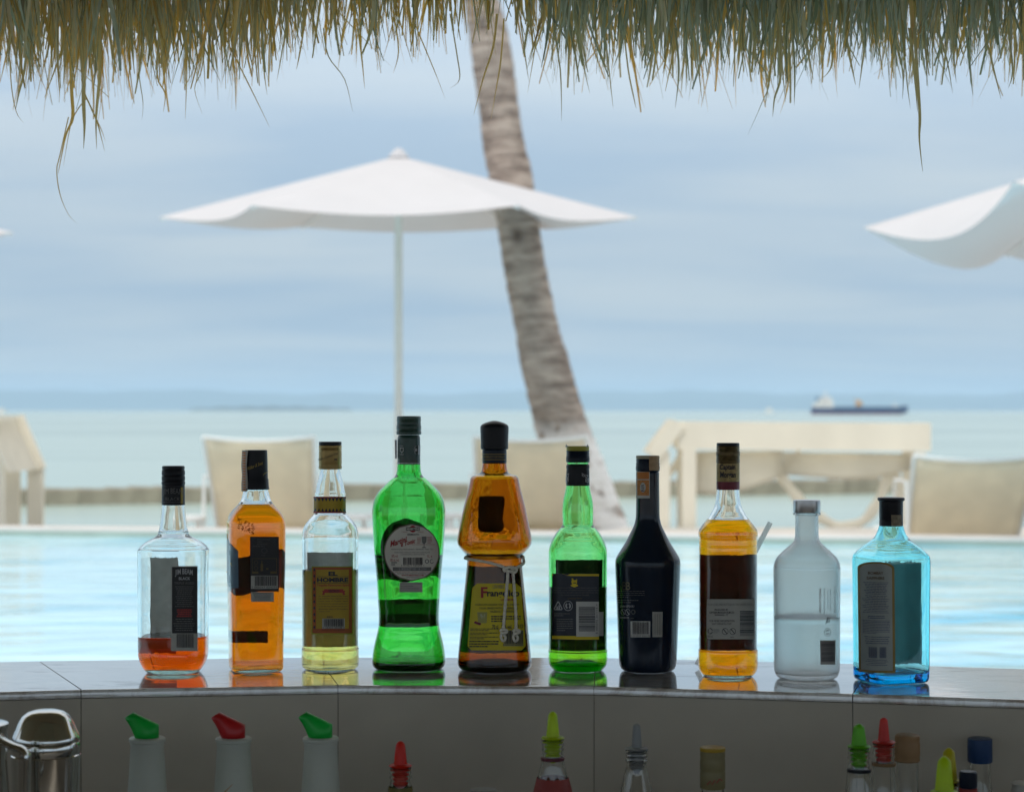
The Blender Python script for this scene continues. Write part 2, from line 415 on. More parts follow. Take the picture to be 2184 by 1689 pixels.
fl = mat('hut_floor_tile', (.55, .50, .43), .6, var=.2, vscale=6)
tag(mesh('floor', [(-2.6, -1.75, -.48), (2.6, -1.75, -.48), (2.6, 2.45, -.48), (-2.6, 2.45, -.48)], [(0,1,2,3)], fl), kind='structure')
tag(mesh('terrace', [(-60,-80,-.02),(60,-80,-.02),(60,-1.85,-.02),(-60,-1.85,-.02)], [(0,1,2,3)], mat('terrace_paving', (.42,.40,.36), .8, vscale=2)), kind='structure')
tag(mesh('terrace_side', [(x0, -1.85, -.024) for x0 in (2.75, 60)] + [(60, 2.48, -.024), (2.75, 2.48, -.024)], [(0,1,2,3)], MATS['terrace_paving']), kind='structure')
tag(mesh('terrace_flank', [(x0, -1.85, -.024) for x0 in (-60, -2.75)] + [(-2.75, 2.48, -.024), (-60, 2.48, -.024)], [(0,1,2,3)], MATS['terrace_paving']), kind='structure')
# unseen wall added to limit skylight in the bar (behind and beside the camera)
wm_ = mat('plaster', (.30, .26, .21), .8, var=.1)
bb = MB(); bb.box(-2.6, 2.6, -1.85, -1.7, -.48, .50); bb.box(-2.75, -2.6, -1.85, 2.0, -.48, .50); bb.box(2.6, 2.75, -1.85, 2.0, -.48, .50)
tag(bb.build('unseen_bar_wall', wm_), 'unseen low plastered wall round the back of the thatched bar', 'wall')
# worktop under the pourer bottles
SH = 0.115
wt = MB(); wt.box(-1.2, 1.2, 1.75, 2.02, SH - .03, SH); 
wt.box(-.8, .8, 2.0201, 2.27, SH - .03, SH)
tag(wt.build('speed_rail', mat('brushed_steel_dark', (.12, .12, .12), .4, metal=.6)), 'dark steel shelf that the pourer bottles stand on, under the counter', 'shelf')

# ---- thatched roof
roof = empty('thatched_roof', (0, 3.0, 1.6)); tag(roof, 'thatched palm leaf eave hanging along the top of the view', 'thatch roof')
th_in = mat('thatch_underside', (.24, .19, .12), .95, var=.4, vscale=25, bump=.8, bscale=60, stretch=(6, 1, 1))
rb = MB()
ev = 1.62
base = [(-3.6, 3.25), (3.6, 3.25), (3.6, -1.7), (-3.6, -1.7)]
vs = [(x, y, ev + (0 if k == 0 else .16)) for k in (0, 1) for x, y in base] + [(-.8, .8, 3.3), (.8, .8, 3.3), (-.8, .8, 3.48), (.8, .8, 3.48)]
rb.add([(x, y - 3.0, z - 1.6) for x, y, z in vs],
       [(0,1,9,8),(1,2,9),(2,3,8,9),(3,0,8),(5,4,10,11),(6,5,11),(7,6,11,10),(4,7,10),(0,4,5,1),(1,5,6,2),(2,6,7,3),(3,7,4,0)])
rb.build('thatch_slope', th_in, roof)

def leaf_mat(name, hue, tcol, tr):
    m = bpy.data.materials.new(name); m.use_nodes = True; t = m.node_tree; L = t.links; p = t.nodes['Principled BSDF']
    at = t.nodes.new('ShaderNodeAttribute'); at.attribute_name = 'tint'
    oi = t.nodes.new('ShaderNodeObjectInfo')
    ad = t.nodes.new('ShaderNodeMath'); ad.operation = 'ADD'; L.new(at.outputs['Fac'], ad.inputs[0]); 
    r2 = t.nodes.new('ShaderNodeMapRange'); r2.inputs['To Min'].default_value = -.22; r2.inputs['To Max'].default_value = .22
    L.new(oi.outputs['Random'], r2.inputs['Value']); L.new(r2.outputs[0], ad.inputs[1])
    r = t.nodes.new('ShaderNodeValToRGB'); els = r.color_ramp.elements
    els[0].position = 0; els[0].color = hue[0]; els[1].position = 1; els[1].color = hue[-1]
    for i, h in enumerate(hue[1:-1]):
        q = els.new((i + 1) / (len(hue) - 1)); q.color = h
    L.new(ad.outputs[0], r.inputs[0])
    co = t.nodes.new('ShaderNodeTexCoord'); mp = t.nodes.new('ShaderNodeMapping'); mp.inputs['Scale'].default_value = (220, 60, 6)
    n = t.nodes.new('ShaderNodeTexNoise'); n.inputs['Scale'].default_value = 1; L.new(co.outputs['Object'], mp.inputs[0]); L.new(mp.outputs[0], n.inputs['Vector'])
    mr = t.nodes.new('ShaderNodeMapRange'); mr.inputs['From Min'].default_value = .3; mr.inputs['From Max'].default_value = .7; mr.inputs['To Min'].default_value = .7; mr.inputs['To Max'].default_value = 1.25
    L.new(n.outputs['Fac'], mr.inputs['Value'])
    sca = t.nodes.new('ShaderNodeVectorMath'); sca.operation = 'SCALE'; L.new(r.outputs[0], sca.inputs[0])
    as_ = t.nodes.new('ShaderNodeAttribute'); as_.attribute_name = 'shade'; mm_ = t.nodes.new('ShaderNodeMath'); mm_.operation = 'MULTIPLY'
    L.new(mr.outputs[0], mm_.inputs[0]); L.new(as_.outputs['Fac'], mm_.inputs[1]); L.new(mm_.outputs[0], sca.inputs['Scale'])
    L.new(sca.outputs[0], p.inputs['Base Color']); p.inputs['Roughness'].default_value = .45
    tb = t.nodes.new('ShaderNodeBsdfTranslucent'); 
    rt = t.nodes.new('ShaderNodeValToRGB'); e = rt.color_ramp.elements; e[0].color = (.30, .29, .14, 1); e[1].color = tcol; e[0].position = .2
    L.new(ad.outputs[0], rt.inputs[0]); L.new(rt.outputs[0], tb.inputs[0])
    ms = t.nodes.new('ShaderNodeMixShader'); ms.inputs[0].default_value = tr
    L.new(p.outputs[0], ms.inputs[1]); L.new(tb.outputs[0], ms.inputs[2]); L.new(ms.outputs[0], t.nodes['Material Output'].inputs[0])
    return m
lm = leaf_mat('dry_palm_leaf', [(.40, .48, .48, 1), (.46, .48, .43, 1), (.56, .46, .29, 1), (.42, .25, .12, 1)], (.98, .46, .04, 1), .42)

ENV = [(-200,170),(0,165),(60,205),(130,215),(200,215),(300,180),(360,200),(420,195),(500,190),(560,205),(600,140),(700,125),(780,150),(860,125),(930,115),(1000,80),(1060,110),(1110,90),(1170,160),(1230,180),(1300,165),(1400,170),(1500,190),(1560,175),(1650,205),(1750,165),(1850,150),(1950,180),(2050,165),(2184,170),(2400,180)]
DEN = [(-200,1),(0,1),(300,1),(560,.75),(640,.42),(780,.6),(900,.42),(980,.25),(1100,.33),(1170,.7),(1300,1),(1500,1.1),(1900,1),(2050,.8),(2200,.8),(2400,1)]
def interp(tab, x):
    for (a, fa), (b, fb) in zip(tab, tab[1:]):
        if x <= b: return fa + (fb - fa) * max(0, (x - a)) / (b - a)
    return tab[-1][1]
tr_ = random.Random(11)
def strip_pts(p0, p1, sag, side, nseg, wob):
    """centre line from p0 down to p1 with a curl"""
    pts = []
    for i in range(nseg + 1):
        t = i / nseg
        p = p0.lerp(p1, t); p = p + Vector((side * math.sin(t * math.pi) + wob * t * t, sag * math.sin(t * math.pi), 0))
        pts.append(p)
    return pts
def strip_geo(pts, wd, tw, tip, fold=.25, split=False):
    v = []; n = len(pts)
    for i, p in enumerate(pts):
        t = i / (n - 1); ww = wd * (1 - .25 * t) * (1 if t < .55 else max(tip, 1 - (t - .55) / .45 * (1 - tip)))
        a = tw + t * .7 * math.sin(tw * 3)
        d = Vector((math.cos(a), math.sin(a), 0)) * ww / 2
        v += [p - d, p + Vector((-d.y, d.x, 0)) * fold, p + d]
    f = []
    for i in range(n - 1):
        for k in (0, 1): q = i * 3 + k; f.append((q, q + 1, q + 4, q + 3))
    return v, f
stv, stf, stt, sts = [], [], [], []
clump = [(tr_.uniform(-200, 2400), tr_.gauss(0, 1)) for _ in range(240)]
N = 0
while N < 4300:
    px = tr_.uniform(-190, 2380)
    if tr_.random() > interp(DEN, px): continue
    N += 1
    cl = min(clump, key=lambda c: abs(c[0] - px)); px += (cl[0] - px) * tr_.choice((0, .5, .75))
    depth = tr_.random() ** .8
    Y = 2.62 + .62 * depth
    env = interp(ENV, px)
    # the near (inner) layers end higher, the far ones make the ragged hem
    u = tr_.betavariate(1.6, 1.6)
    end = env * (-.05 + 1.22 * u) * (.74 + .36 * depth) + 20 * cl[1] * depth
    if tr_.random() < .09: end += tr_.uniform(5, 45); thin = True
    else: thin = False
    ln = tr_.uniform(.09, .24)
    lean = tr_.gauss(0, .11) + .04 * cl[1] * (end / 200)
    if tr_.random() < .05: lean = tr_.gauss(0, .45)
    p1 = W(px, end, Y)
    p0 = p1 + Vector((-lean * ln, -tr_.uniform(-.02, .05), ln))
    wd = (tr_.uniform(.0016, .0066) if not thin else tr_.uniform(.0012, .003)) * (1.15 - .3 * depth)
    v, f = strip_geo(strip_pts(p0, p1, tr_.uniform(-.01, .01), tr_.gauss(0, .004), 5, tr_.gauss(0, .008)), wd, tr_.gauss(0, .5), tr_.choice([.05, .1, .4, .7]))
    n0 = len(stv); stv += [tuple(q) for q in v]; stf += [tuple(a + n0 for a in q) for q in f]
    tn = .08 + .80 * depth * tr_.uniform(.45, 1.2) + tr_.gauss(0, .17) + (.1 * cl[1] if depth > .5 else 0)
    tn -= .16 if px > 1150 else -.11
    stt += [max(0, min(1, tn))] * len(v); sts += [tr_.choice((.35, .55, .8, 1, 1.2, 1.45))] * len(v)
# back layers beyond the frame, and a dense inner lining so the eave is closed above
for side in (-1, 1):
    for _ in range(500):
        x = side * tr_.uniform(.85, 3.4); Y = 2.7 + tr_.random() * .5
        ln = tr_.uniform(.2, .4); p0 = Vector((x, Y, 1.66)); p1 = p0 + Vector((tr_.gauss(0, .03), 0, -ln))
        v, f = strip_geo(strip_pts(p0, p1, 0, 0, 3, 0), .02, tr_.gauss(0, .3), .2)
        n0 = len(stv); stv += [tuple(q) for q in v]; stf += [tuple(a + n0 for a in q) for q in f]; stt += [tr_.uniform(.1, .8)] * len(v); sts += [1.0] * len(v)
def tint_mesh(name, v, f, t, m, parent, loc0, sh=None):
    me = bpy.data.meshes.new(name); me.from_pydata([(a - loc0[0], b - loc0[1], c - loc0[2]) for a, b, c in v], [], f)
    at = me.attributes.new('tint', 'FLOAT', 'POINT'); at.data.foreach_set('value', t)
    at = me.attributes.new('shade', 'FLOAT', 'POINT'); at.data.foreach_set('value', sh or [1.0] * len(v)); me.update()
    return link(name, me, m, parent, True)
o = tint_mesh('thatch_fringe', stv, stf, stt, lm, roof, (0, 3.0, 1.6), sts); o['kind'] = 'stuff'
# hand-placed leaf strips: the long ones that stand out against the sky
HAND = [  # (polyline in picture units, width px, distance)
    ([(150,30),(152,180),(155,250),(140,290),(124,370)], 8, 2.9), ([(146,250),(128,330),(121,365),(128,415),(146,458),(166,478)], 2.4, 2.9),
    ([(180,60),(178,200),(180,270),(178,318)], 10, 2.85), ([(212,40),(213,150),(205,250),(206,318)], 9, 2.9),
    ([(185,210),(165,235),(150,270),(135,355)], 3, 2.88), ([(180,200),(205,255),(215,290),(224,327)], 4, 2.88), ([(195,235),(213,270),(225,302)], 2.4, 2.9),
    ([(20,120),(25,190),(35,240),(50,262)], 2.5, 2.9), ([(60,80),(52,150),(40,200),(33,235)], 6, 2.9),
    ([(470,60),(505,130),(545,210),(575,272)], 3.5, 2.9), ([(440,60),(430,150),(415,190),(432,245)], 3, 2.85), ([(300,60),(296,150),(305,220),(302,258)], 3.5, 2.9),
    ([(340,50),(335,160),(352,200),(348,240)], 4, 2.9), ([(400,60),(398,170),(395,255)], 3, 2.92), ([(490,60),(500,150),(503,238)], 4, 2.9),
    ([(690,60),(700,120),(735,170),(752,238)], 3, 2.9), ([(760,40),(770,110),(778,190)], 4.5, 2.95), ([(610,60),(600,120),(590,175)], 3, 2.9),
    ([(880,40),(905,100),(930,160),(950,212)], 3.5, 2.9), ([(960,30),(975,120),(980,170),(958,190)], 3, 2.9),
    ([(1060,30),(1052,100),(1030,170),(1010,246)], 5, 2.85), ([(1075,40),(1068,130),(1060,180),(1047,255)], 3.5, 2.88), ([(1110,40),(1120,120),(1128,175)], 3.5, 2.9),
    ([(1180,60),(1195,150),(1198,258)], 3.5, 2.9), ([(1235,60),(1245,140),(1258,200)], 4, 2.95), ([(1290,60),(1300,160),(1308,232)], 3, 2.9),
    ([(1330,60),(1340,150),(1352,210),(1357,232)], 3.5, 2.95), ([(1440,60),(1448,150),(1440,232)], 6, 2.9), ([(1480,60),(1490,150),(1498,218)], 3.5, 2.9),
    ([(1600,110),(1640,170),(1625,220),(1594,290)], 3, 2.8), ([(1655,60),(1665,160),(1652,210),(1648,250)], 6, 2.85), ([(1690,60),(1695,150),(1694,225)], 5, 2.8),
    ([(1760,30),(1775,110),(1770,150),(1745,175)], 5, 2.9), ([(1800,50),(1812,120),(1825,182)], 6, 2.9), ([(1848,60),(1840,130),(1832,190)], 4, 2.9), 
    ([(1950,60),(1958,180),(1962,250),(1961,300),(1968,366)], 7, 2.72), ([(1940,60),(1952,170),(1957,240)], 8, 2.75), ([(1928,100),(1935,180),(1942,232)], 3, 2.8), ([(2000,60),(2020,130),(2032,200)], 5, 2.75), ([(2060,60),(2068,140),(2075,205)], 5, 2.75),
    ([(2100,70),(2115,130),(2135,212)], 5, 2.75), ([(2150,60),(2160,150),(2150,190)], 5, 2.75), ([(1905,60),(1925,150),(1925,212)], 4, 2.8),
    ([(1150,40),(1140,110),(1125,200)], 3, 2.9), ([(560,60),(562,140),(570,205)], 4, 2.9), ([(655,20),(640,110),(632,150)], 4, 2.9), ([(840,30),(850,110),(838,158)], 3.5, 2.9)]
extra = 0
for pl, wpx, Y in HAND:
    pts = smoothstep([tuple(W(a, b, Y)) for a, b in pl], 4); pts = [Vector(p) for p in pts]
    o3 = pts[0]
    v, f = strip_geo([p - o3 for p in pts], wpx / F * Y, tr_.gauss(0, .2), .12)
    tn = .35 if pl[0][0] > 1150 else .62
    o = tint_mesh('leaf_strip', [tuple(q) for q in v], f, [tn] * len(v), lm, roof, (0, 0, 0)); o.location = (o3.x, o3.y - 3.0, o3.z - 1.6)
# strips sharing 14 meshes
variants = []
for k in range(14):
    ln = .2; tw = tr_.gauss(0, .4)
    v, f = strip_geo(strip_pts(Vector((0, 0, 0)), Vector((tr_.gauss(0, .02), 0, -ln)), .004, tr_.gauss(0, .006), 6, tr_.gauss(0, .014)), tr_.uniform(.004, .009), tw, tr_.choice([.05, .1, .5]))
    me = bpy.data.meshes.new('leaf_strip'); me.from_pydata([tuple(q) for q in v], [], f)
    at = me.attributes.new('tint', 'FLOAT', 'POINT'); at.data.foreach_set('value', [tr_.uniform(.15, .85)] * len(v)); at = me.attributes.new('shade', 'FLOAT', 'POINT'); at.data.foreach_set('value', [tr_.uniform(.7, 1.5)] * len(v)); me.update(); me.materials.append(lm)
    me.polygons.foreach_set('use_smooth', [True] * len(me.polygons)); variants.append(me)
for i in range(300 - len(HAND)):
    px = -20 + 2230 * (i + tr_.random()) / (300 - len(HAND))
    if tr_.random() > interp(DEN, px) + .15: continue
    Y = tr_.uniform(2.66, 2.95); env = interp(ENV, px)
    o = bpy.data.objects.new('leaf_strip', variants[i % 14]); col.objects.link(o); o.parent = roof
    end = env * tr_.uniform(.6, 1.12); p1 = W(px, end, Y); s = tr_.uniform(.75, 1.4)
    o.location = (p1.x, Y - 3.0, p1.z + .2 * s - 1.6); o.scale = (tr_.uniform(.6, 1.1), 1, s); o.rotation_euler = (tr_.gauss(0, .05), tr_.gauss(0, .11), tr_.gauss(0, .4))
# posts that carry the roof (outside the picture)
pmw = mat('weathered_wood', (.16, .11, .07), .8, var=.3, vscale=12, stretch=(1, 1, .1))
for i, (x, y) in enumerate(((-3.1, 2.9), (3.1, 2.9))):
    mb = MB(); mb.tube([(0, 0, 0), (0, 0, 2.0)], [.09, .08], 14); o = mb.build('roof_post', pmw, None, True); o.location = (x, y, -.35)
    tag(o, ['round timber post carrying the thatch at the left end of the bar', 'round timber post carrying the thatch at the right end of the bar'][i], 'post')

# ------------------------------------------------------------------ poolside things
cream = mat('cream_paint', (.82, .77, .65), .6, var=.05, vscale=3)
creamc = mat('cream_cloth', (.90, .87, .79), .9, var=.06, vscale=4, transl=.6)
whitep = mat('white_powder_coat', (.82, .82, .80), .4, var=.03)
tan = mat('tan_sling_fabric', (.90, .82, .67), .85, var=.06, vscale=6, bump=.2, bscale=300, transl=.45)
umbc = mat('umbrella_canvas', (.63, .62, .64), .85, var=.02, vscale=3, transl=.10)
polem = mat('umbrella_pole_metal', (.70, .67, .62), .6, var=.05, spec=.15)

def umbrella(cx, cy, zb, ztip, zap, Rr, phase, tilt, label, sag=.052):
    root = empty('patio_umbrella', (cx, cy, zb)); tag(root, label, 'umbrella', 'white parasols by the pool')
    n = 6; K = 14; M = 14
    v = []; f = []
    ztip -= zb; zap -= zb
    for i in range(n):
        a0, a1 = phase + 2 * math.pi * i / n, phase + 2 * math.pi * (i + 1) / n
        P0 = Vector((math.cos(a0) * Rr, math.sin(a0) * Rr, ztip)); P1 = Vector((math.cos(a1) * Rr, math.sin(a1) * Rr, ztip))
        A = Vector((0, 0, zap)); base_i = len(v)
        for r in range(K + 1):
            t = r / K
            for s in range(M + 1):
                u = s / M
                q0, q1 = A.lerp(P0, t), A.lerp(P1, t); q = q0.lerp(q1, u)
                cat = 4 * u * (1 - u)
                q = q + Vector((0, 0, -sag * cat * t ** 2.5 * Rr / 1.7 ))
                q = q * 1.0
                pull = 1 - .075 * cat * t ** 3
                q = Vector((q.x * pull, q.y * pull, q.z + tilt * q.y)); v.append(q)
        for r in range(K):
            for s in range(M):
                q = base_i + r * (M + 1) + s; f.append((q, q + 1, q + M + 2, q + M + 1))
    o = mesh('canopy', v, f, umbc, root, False)
    bm = bmesh.new(); bm.from_mesh(o.data); bmesh.ops.remove_doubles(bm, verts=bm.verts, dist=.0005); bmesh.ops.recalc_face_normals(bm, faces=bm.faces); bm.to_mesh(o.data); bm.free()
    o.data.polygons.foreach_set('use_smooth', [True] * len(o.data.polygons))
    # vent cap
    mb = MB(); v2 = []
    for r, z in ((.045 * Rr, zap - .016), (.035 * Rr, zap + .01), (.03 * Rr, zap + .025), (.02, zap + .055)):
        for j in range(18): t = 2 * math.pi * j / 18; v2.append((r * math.cos(t), r * math.sin(t), z))
    mb.add(v2, [(i*18+j, i*18+(j+1)%18, (i+1)*18+(j+1)%18, (i+1)*18+j) for i in range(3) for j in range(18)] + [tuple(range(54, 72))])
    mb.build('vent_cap', umbc, root, True)
    mb = MB(); mb.tube([(0, 0, 0), (0, 0, zap - .02)], .028 * Rr / 1.7, 16); mb.build('pole', polem, root, True)
    mb = MB(); mb.lathe([(0, .30), (.05, .30), (.07, .26), (.075, .05), (.3, .05)], 28); mb.build('base_plate', whitep, root, True)
    for i in range(n):
        a = phase + 2 * math.pi * i / n
        p1 = Vector((math.cos(a) * Rr * .99, math.sin(a) * Rr * .99, ztip - .015 + tilt * math.sin(a) * Rr * .99)); p0 = Vector((0, 0, zap - .06))
        mid = p0.lerp(p1, .5) + Vector((0, 0, .03))
        mb = MB(); mb.tube([p0, mid, p1], .009, 6); mb.build('rib', whitep, root)
        mb = MB(); mb.tube([Vector((0, 0, zap - .42)), mid], .007, 6); mb.build('strut', whitep, root)
    return root
Yu = 14.6
umbrella((850 - 1092) / F * Yu, Yu, -.15, ZC + (HZ - 464) / F * Yu, ZC + (HZ - 333) / F * Yu, 512 / F * Yu, 0, .045, 'open white parasol in the middle, standing in front of the leaning palm')
umbrella(4.13, 12.72, .045, ZC + 1.225, ZC + 1.72, 1.86, R(167), -.055, 'open white parasol cut off by the right edge, its grey underside showing', .17)
umbrella((-1084 - 512) / F * 14.6, 14.9, -.15, ZC + (HZ - 489) / F * 14.6, ZC + (HZ - 360) / F * 14.6, 512 / F * 14.6, 0, .03, 'white parasol of which only the tip shows at the far left edge')

def lounger(pxl, pxr, ytop, Y, label, zdeck=-.15, sag=.03, rot=0):
    x0, x1 = (pxl - 1092) / F * Y, (pxr - 1092) / F * Y; cx = (x0 + x1) / 2; hw = (x1 - x0) / 2
    ht = ZC - (ytop - HZ) / F * Y - zdeck
    root = empty('sun_lounger', (cx, Y, zdeck), (0, 0, rot)); tag(root, label, 'sun lounger', 'tan sling loungers facing the sea')
    # backrest leans toward the camera at its top; seat runs away toward the sea
    seat_z = .12; yb = .42
    M = 12; v = []
    for j in range(9):
        t = j / 8; yy = yb * (1 - t); z0 = seat_z - .02 + (ht - seat_z) * t
        hwj = hw * (.90 + .10 * t)
        for i in range(M + 1):
            u = -1 + 2 * i / M
            z = z0 - (sag * (1 - u * u) * (t ** 3)) ; v.append((u * hwj * .965, yy + .05 * (1 - u * u), z))
    f = [(j*(M+1)+i, j*(M+1)+i+1, (j+1)*(M+1)+i+1, (j+1)*(M+1)+i) for j in range(8) for i in range(M)]
    bk_ = mesh('backrest', v, f, tan, root, True)
    md = bk_.modifiers.new('thickness', 'SOLIDIFY'); md.thickness = .012
    mb = MB(); v = []
    n = 10
    v = [(u * hw * .9, y, seat_z - .02 - .03 * math.sin(math.pi * (y - .43) / 1.2) * (1 - u * u)) for y in [.43 + 1.2 * k / n for k in range(n + 1)] for u in (-1, -.5, 0, .5, 1)]
    f = [(j*5+i, j*5+i+1, (j+1)*5+i+1, (j+1)*5+i) for j in range(n) for i in range(4)]
    st = mesh('seat', v, f, tan, root, True); md = st.modifiers.new('thickness', 'SOLIDIFY'); md.thickness = .012
    mb = MB()
    for s in (-1, 1):
        mb.tube([(s * hw * .91, yb + 1.25, seat_z), (s * hw * .91, yb, seat_z), (s * hw, 0, ht)], .014, 10)
    top = [(-hw + 2 * hw * k / 10, .01, ht - sag * (1 - (-1 + .2 * k) ** 2)) for k in range(11)]
    mb.tube(top, .013, 10); mb.tube([(-hw * .91, yb + 1.25, seat_z), (hw * .91, yb + 1.25, seat_z)], .014, 10)
    mb.build('frame', whitep, root, True)
    for (sx, yy) in ((-1, .3), (1, .3), (-1, 1.5), (1, 1.5)):
        mb = MB(); mb.tube([(sx * hw * .93, yy, seat_z + .01), (sx * hw * .95, yy - .03, 0)], .016, 10); mb.build('leg', whitep, root, True)
    for sx in (-1, 1):
        mb = MB(); mb.tube([(sx * (hw + .02), .12, .05), (sx * (hw + .02), .16, .52), (sx * (hw + .02), .55, .52), (sx * (hw + .02), .62, .30)], .012, 8); mb.build('armrest', whitep, root, True)
    return root
lounger(433, 670, 932, 14.3, 'tan sling lounger seen from behind, left of the parasol pole', sag=.028, rot=R(-1))
lounger(1011, 1252, 932, 14.5, 'tan sling lounger seen from behind, in front of the leaning palm trunk', sag=.03, rot=R(1.5))
lounger(1950, 2216, 972, 13.15, 'nearest tan sling lounger, cut off by the right edge beyond the blue bottle', sag=.032)

# low white items beside the loungers
def side_table(px, Y, py_top, wpx, label, mm=None):
    hw = wpx / F * Y / 2; x = (px - 1092) / F * Y; h = ZC - (py_top - HZ) / F * Y + .15
    root = empty('side_table', (x, Y, -.15)); tag(root, label, 'side table', 'low white side tables between the loungers')
    mb = MB(); mb.lathe([(h - .035, hw * .97), (h - .03, hw), (h - .006, hw), (h, hw * .97)], 28); mb.build('table_top', mm or whitep, root, True)
    for k in range(3):
        a = 2 * math.pi * k / 3 + .4; mb = MB(); mb.tube([(math.cos(a) * hw * .55, math.sin(a) * hw * .55, h - .03), (math.cos(a) * hw * .85, math.sin(a) * hw * .85, 0)], .018, 8); mb.build('leg', whitep, root, True)
side_table(398, 14.4, 1100, 84, 'low round white side table left of the left tan lounger')
side_table(750, 14.6, 1097, 92, 'low round white side table right of the left tan lounger')
side_table(965, 14.7, 1094, 70, 'low round white side table left of the middle tan lounger')

# palm
pal = empty('palm_tree', tuple(W(1275, 1130, 15.4))); pal.location.z = -.15
tag(pal, 'leaning grey coconut palm trunk with limewashed foot, beyond the parasol', 'palm tree')
CL = [(-420,960,36),(-200,992,36),(0,1027,37),(51,1037,40),(137,1051,43),(239,1066,42),(308,1074,44),(376,1088,46),(490,1107,44),(600,1125,45),(700,1144,46),(760,1158,50),(870,1188,53),(930,1205,57),(1000,1232,57),(1060,1254,58),(1130,1274,66)]
cp = smoothstep(CL, 22)
v = []; scar_notch = []; NS = 40; rr = random.Random(5); ph = 0; nxt = cp[0][0] + 20; ringr = []
marks = []; yv = -420
while yv < 1150: marks.append(yv); yv += rr.uniform(26, 44)
for (py, px, hw) in cp:
    q = W(px, py, 15.4) - pal.location
    near = min(abs(py - m_) for m_ in marks)
    below = [py - m_ for m_ in marks if m_ <= py]; d = min(below) if below else 20
    g_ = 1 + .045 * math.exp(-d / 7) - .05 * math.exp(-((near) / 2.5) ** 2)
    for j in range(NS):
        t = 2 * math.pi * j / NS
        k = g_ * (1 + .022 * math.sin(3 * t + py * .02) + .012 * math.sin(9 * t + py * .11))
        notch = 0
        for (ny_, nt_, nd) in ((505, -1.75, .55), (905, -2.3, .5), (1045, -.9, .25), (1085, -1.2, .3), (65, -1.8, .35)):
            dd = ((py - ny_) / 17) ** 2 + ((t - (nt_ % (2 * math.pi))) / .33) ** 2
            notch += nd * math.exp(-dd) 
        if py > 740: k *= 1 + .02
        rad = hw / F * 15.4 * (k - notch * .42)
        v.append((q.x + rad * math.cos(t), q.y + rad * math.sin(t), q.z + rad * .12 * math.cos(t)))
        scar_notch.append(min(1, 1.1 * math.exp(-(near / 3.2) ** 2) * (.3 + .3 * math.sin(t * 2 + py)) + notch * 1.8))  # ring scars, plus darker colour in the notch hollows
n = len(cp)
f = [(i*NS+j, i*NS+(j+1)%NS, (i+1)*NS+(j+1)%NS, (i+1)*NS+j) for i in range(n-1) for j in range(NS)] + [tuple(range(NS))]
def palm_mat():
    m = bpy.data.materials.new('palm_bark'); m.use_nodes = True; t = m.node_tree; L = t.links; p = t.nodes['Principled BSDF']
    co = t.nodes.new('ShaderNodeTexCoord'); mp = t.nodes.new('ShaderNodeMapping'); mp.inputs['Scale'].default_value = (3, 3, 11); mp.inputs['Rotation'].default_value = (0, R(-9), 0)
    L.new(co.outputs['Object'], mp.inputs[0])
    n = t.nodes.new('ShaderNodeTexNoise'); n.inputs['Scale'].default_value = 1.6; n.inputs['Detail'].default_value = 6; n.inputs['Roughness'].default_value = .6; L.new(mp.outputs[0], n.inputs['Vector'])
    r = t.nodes.new('ShaderNodeValToRGB'); e = r.color_ramp.elements; e[0].position = .3; e[0].color = (.15, .11, .09, 1); e[1].position = .62; e[1].color = (.47, .385, .325, 1)
    L.new(n.outputs['Fac'], r.inputs[0])
    # limewash on the foot, flaking
    n2 = t.nodes.new('ShaderNodeTexNoise'); n2.inputs['Scale'].default_value = 7; n2.inputs['Detail'].default_value = 4; L.new(co.outputs['Object'], n2.inputs['Vector'])
    sp = t.nodes.new('ShaderNodeSeparateXYZ'); L.new(co.outputs['Object'], sp.inputs[0])
    mr = t.nodes.new('ShaderNodeMapRange'); mr.inputs['From Min'].default_value = .95; mr.inputs['From Max'].default_value = .72; L.new(sp.outputs[2], mr.inputs['Value'])
    mu = t.nodes.new('ShaderNodeMath'); mu.operation = 'MULTIPLY'
    cr = t.nodes.new('ShaderNodeValToRGB'); cr.color_ramp.elements[0].position = .38; cr.color_ramp.elements[1].position = .46; L.new(n2.outputs['Fac'], cr.inputs[0])
    L.new(mr.outputs[0], mu.inputs[0]); L.new(cr.outputs[0], mu.inputs[1])
    mi = t.nodes.new('ShaderNodeMix'); mi.data_type = 'RGBA'; L.new(mu.outputs[0], mi.inputs[0]); L.new(r.outputs[0], mi.inputs[6]); mi.inputs[7].default_value = (.84, .82, .80, 1)
    sa = t.nodes.new('ShaderNodeAttribute'); sa.attribute_name = 'scar_notch'
    ms_ = t.nodes.new('ShaderNodeMix'); ms_.data_type = 'RGBA'; L.new(sa.outputs['Fac'], ms_.inputs[0]); L.new(r.outputs[0], ms_.inputs[6]); ms_.inputs[7].default_value = (.10, .07, .055, 1); L.new(ms_.outputs[2], mi.inputs[6])
    L.new(mi.outputs[2], p.inputs['Base Color']); p.inputs['Roughness'].default_value = .9
    bp = t.nodes.new('ShaderNodeBump'); bp.inputs['Strength'].default_value = .6; bp.inputs['Distance'].default_value = .03; L.new(n.outputs['Fac'], bp.inputs['Height']); L.new(bp.outputs[0], p.inputs['Normal'])
    return m
tk = mesh('trunk', v, f, palm_mat(), pal, True)
at = tk.data.attributes.new('scar_notch', 'FLOAT', 'POINT'); at.data.foreach_set('value', scar_notch)

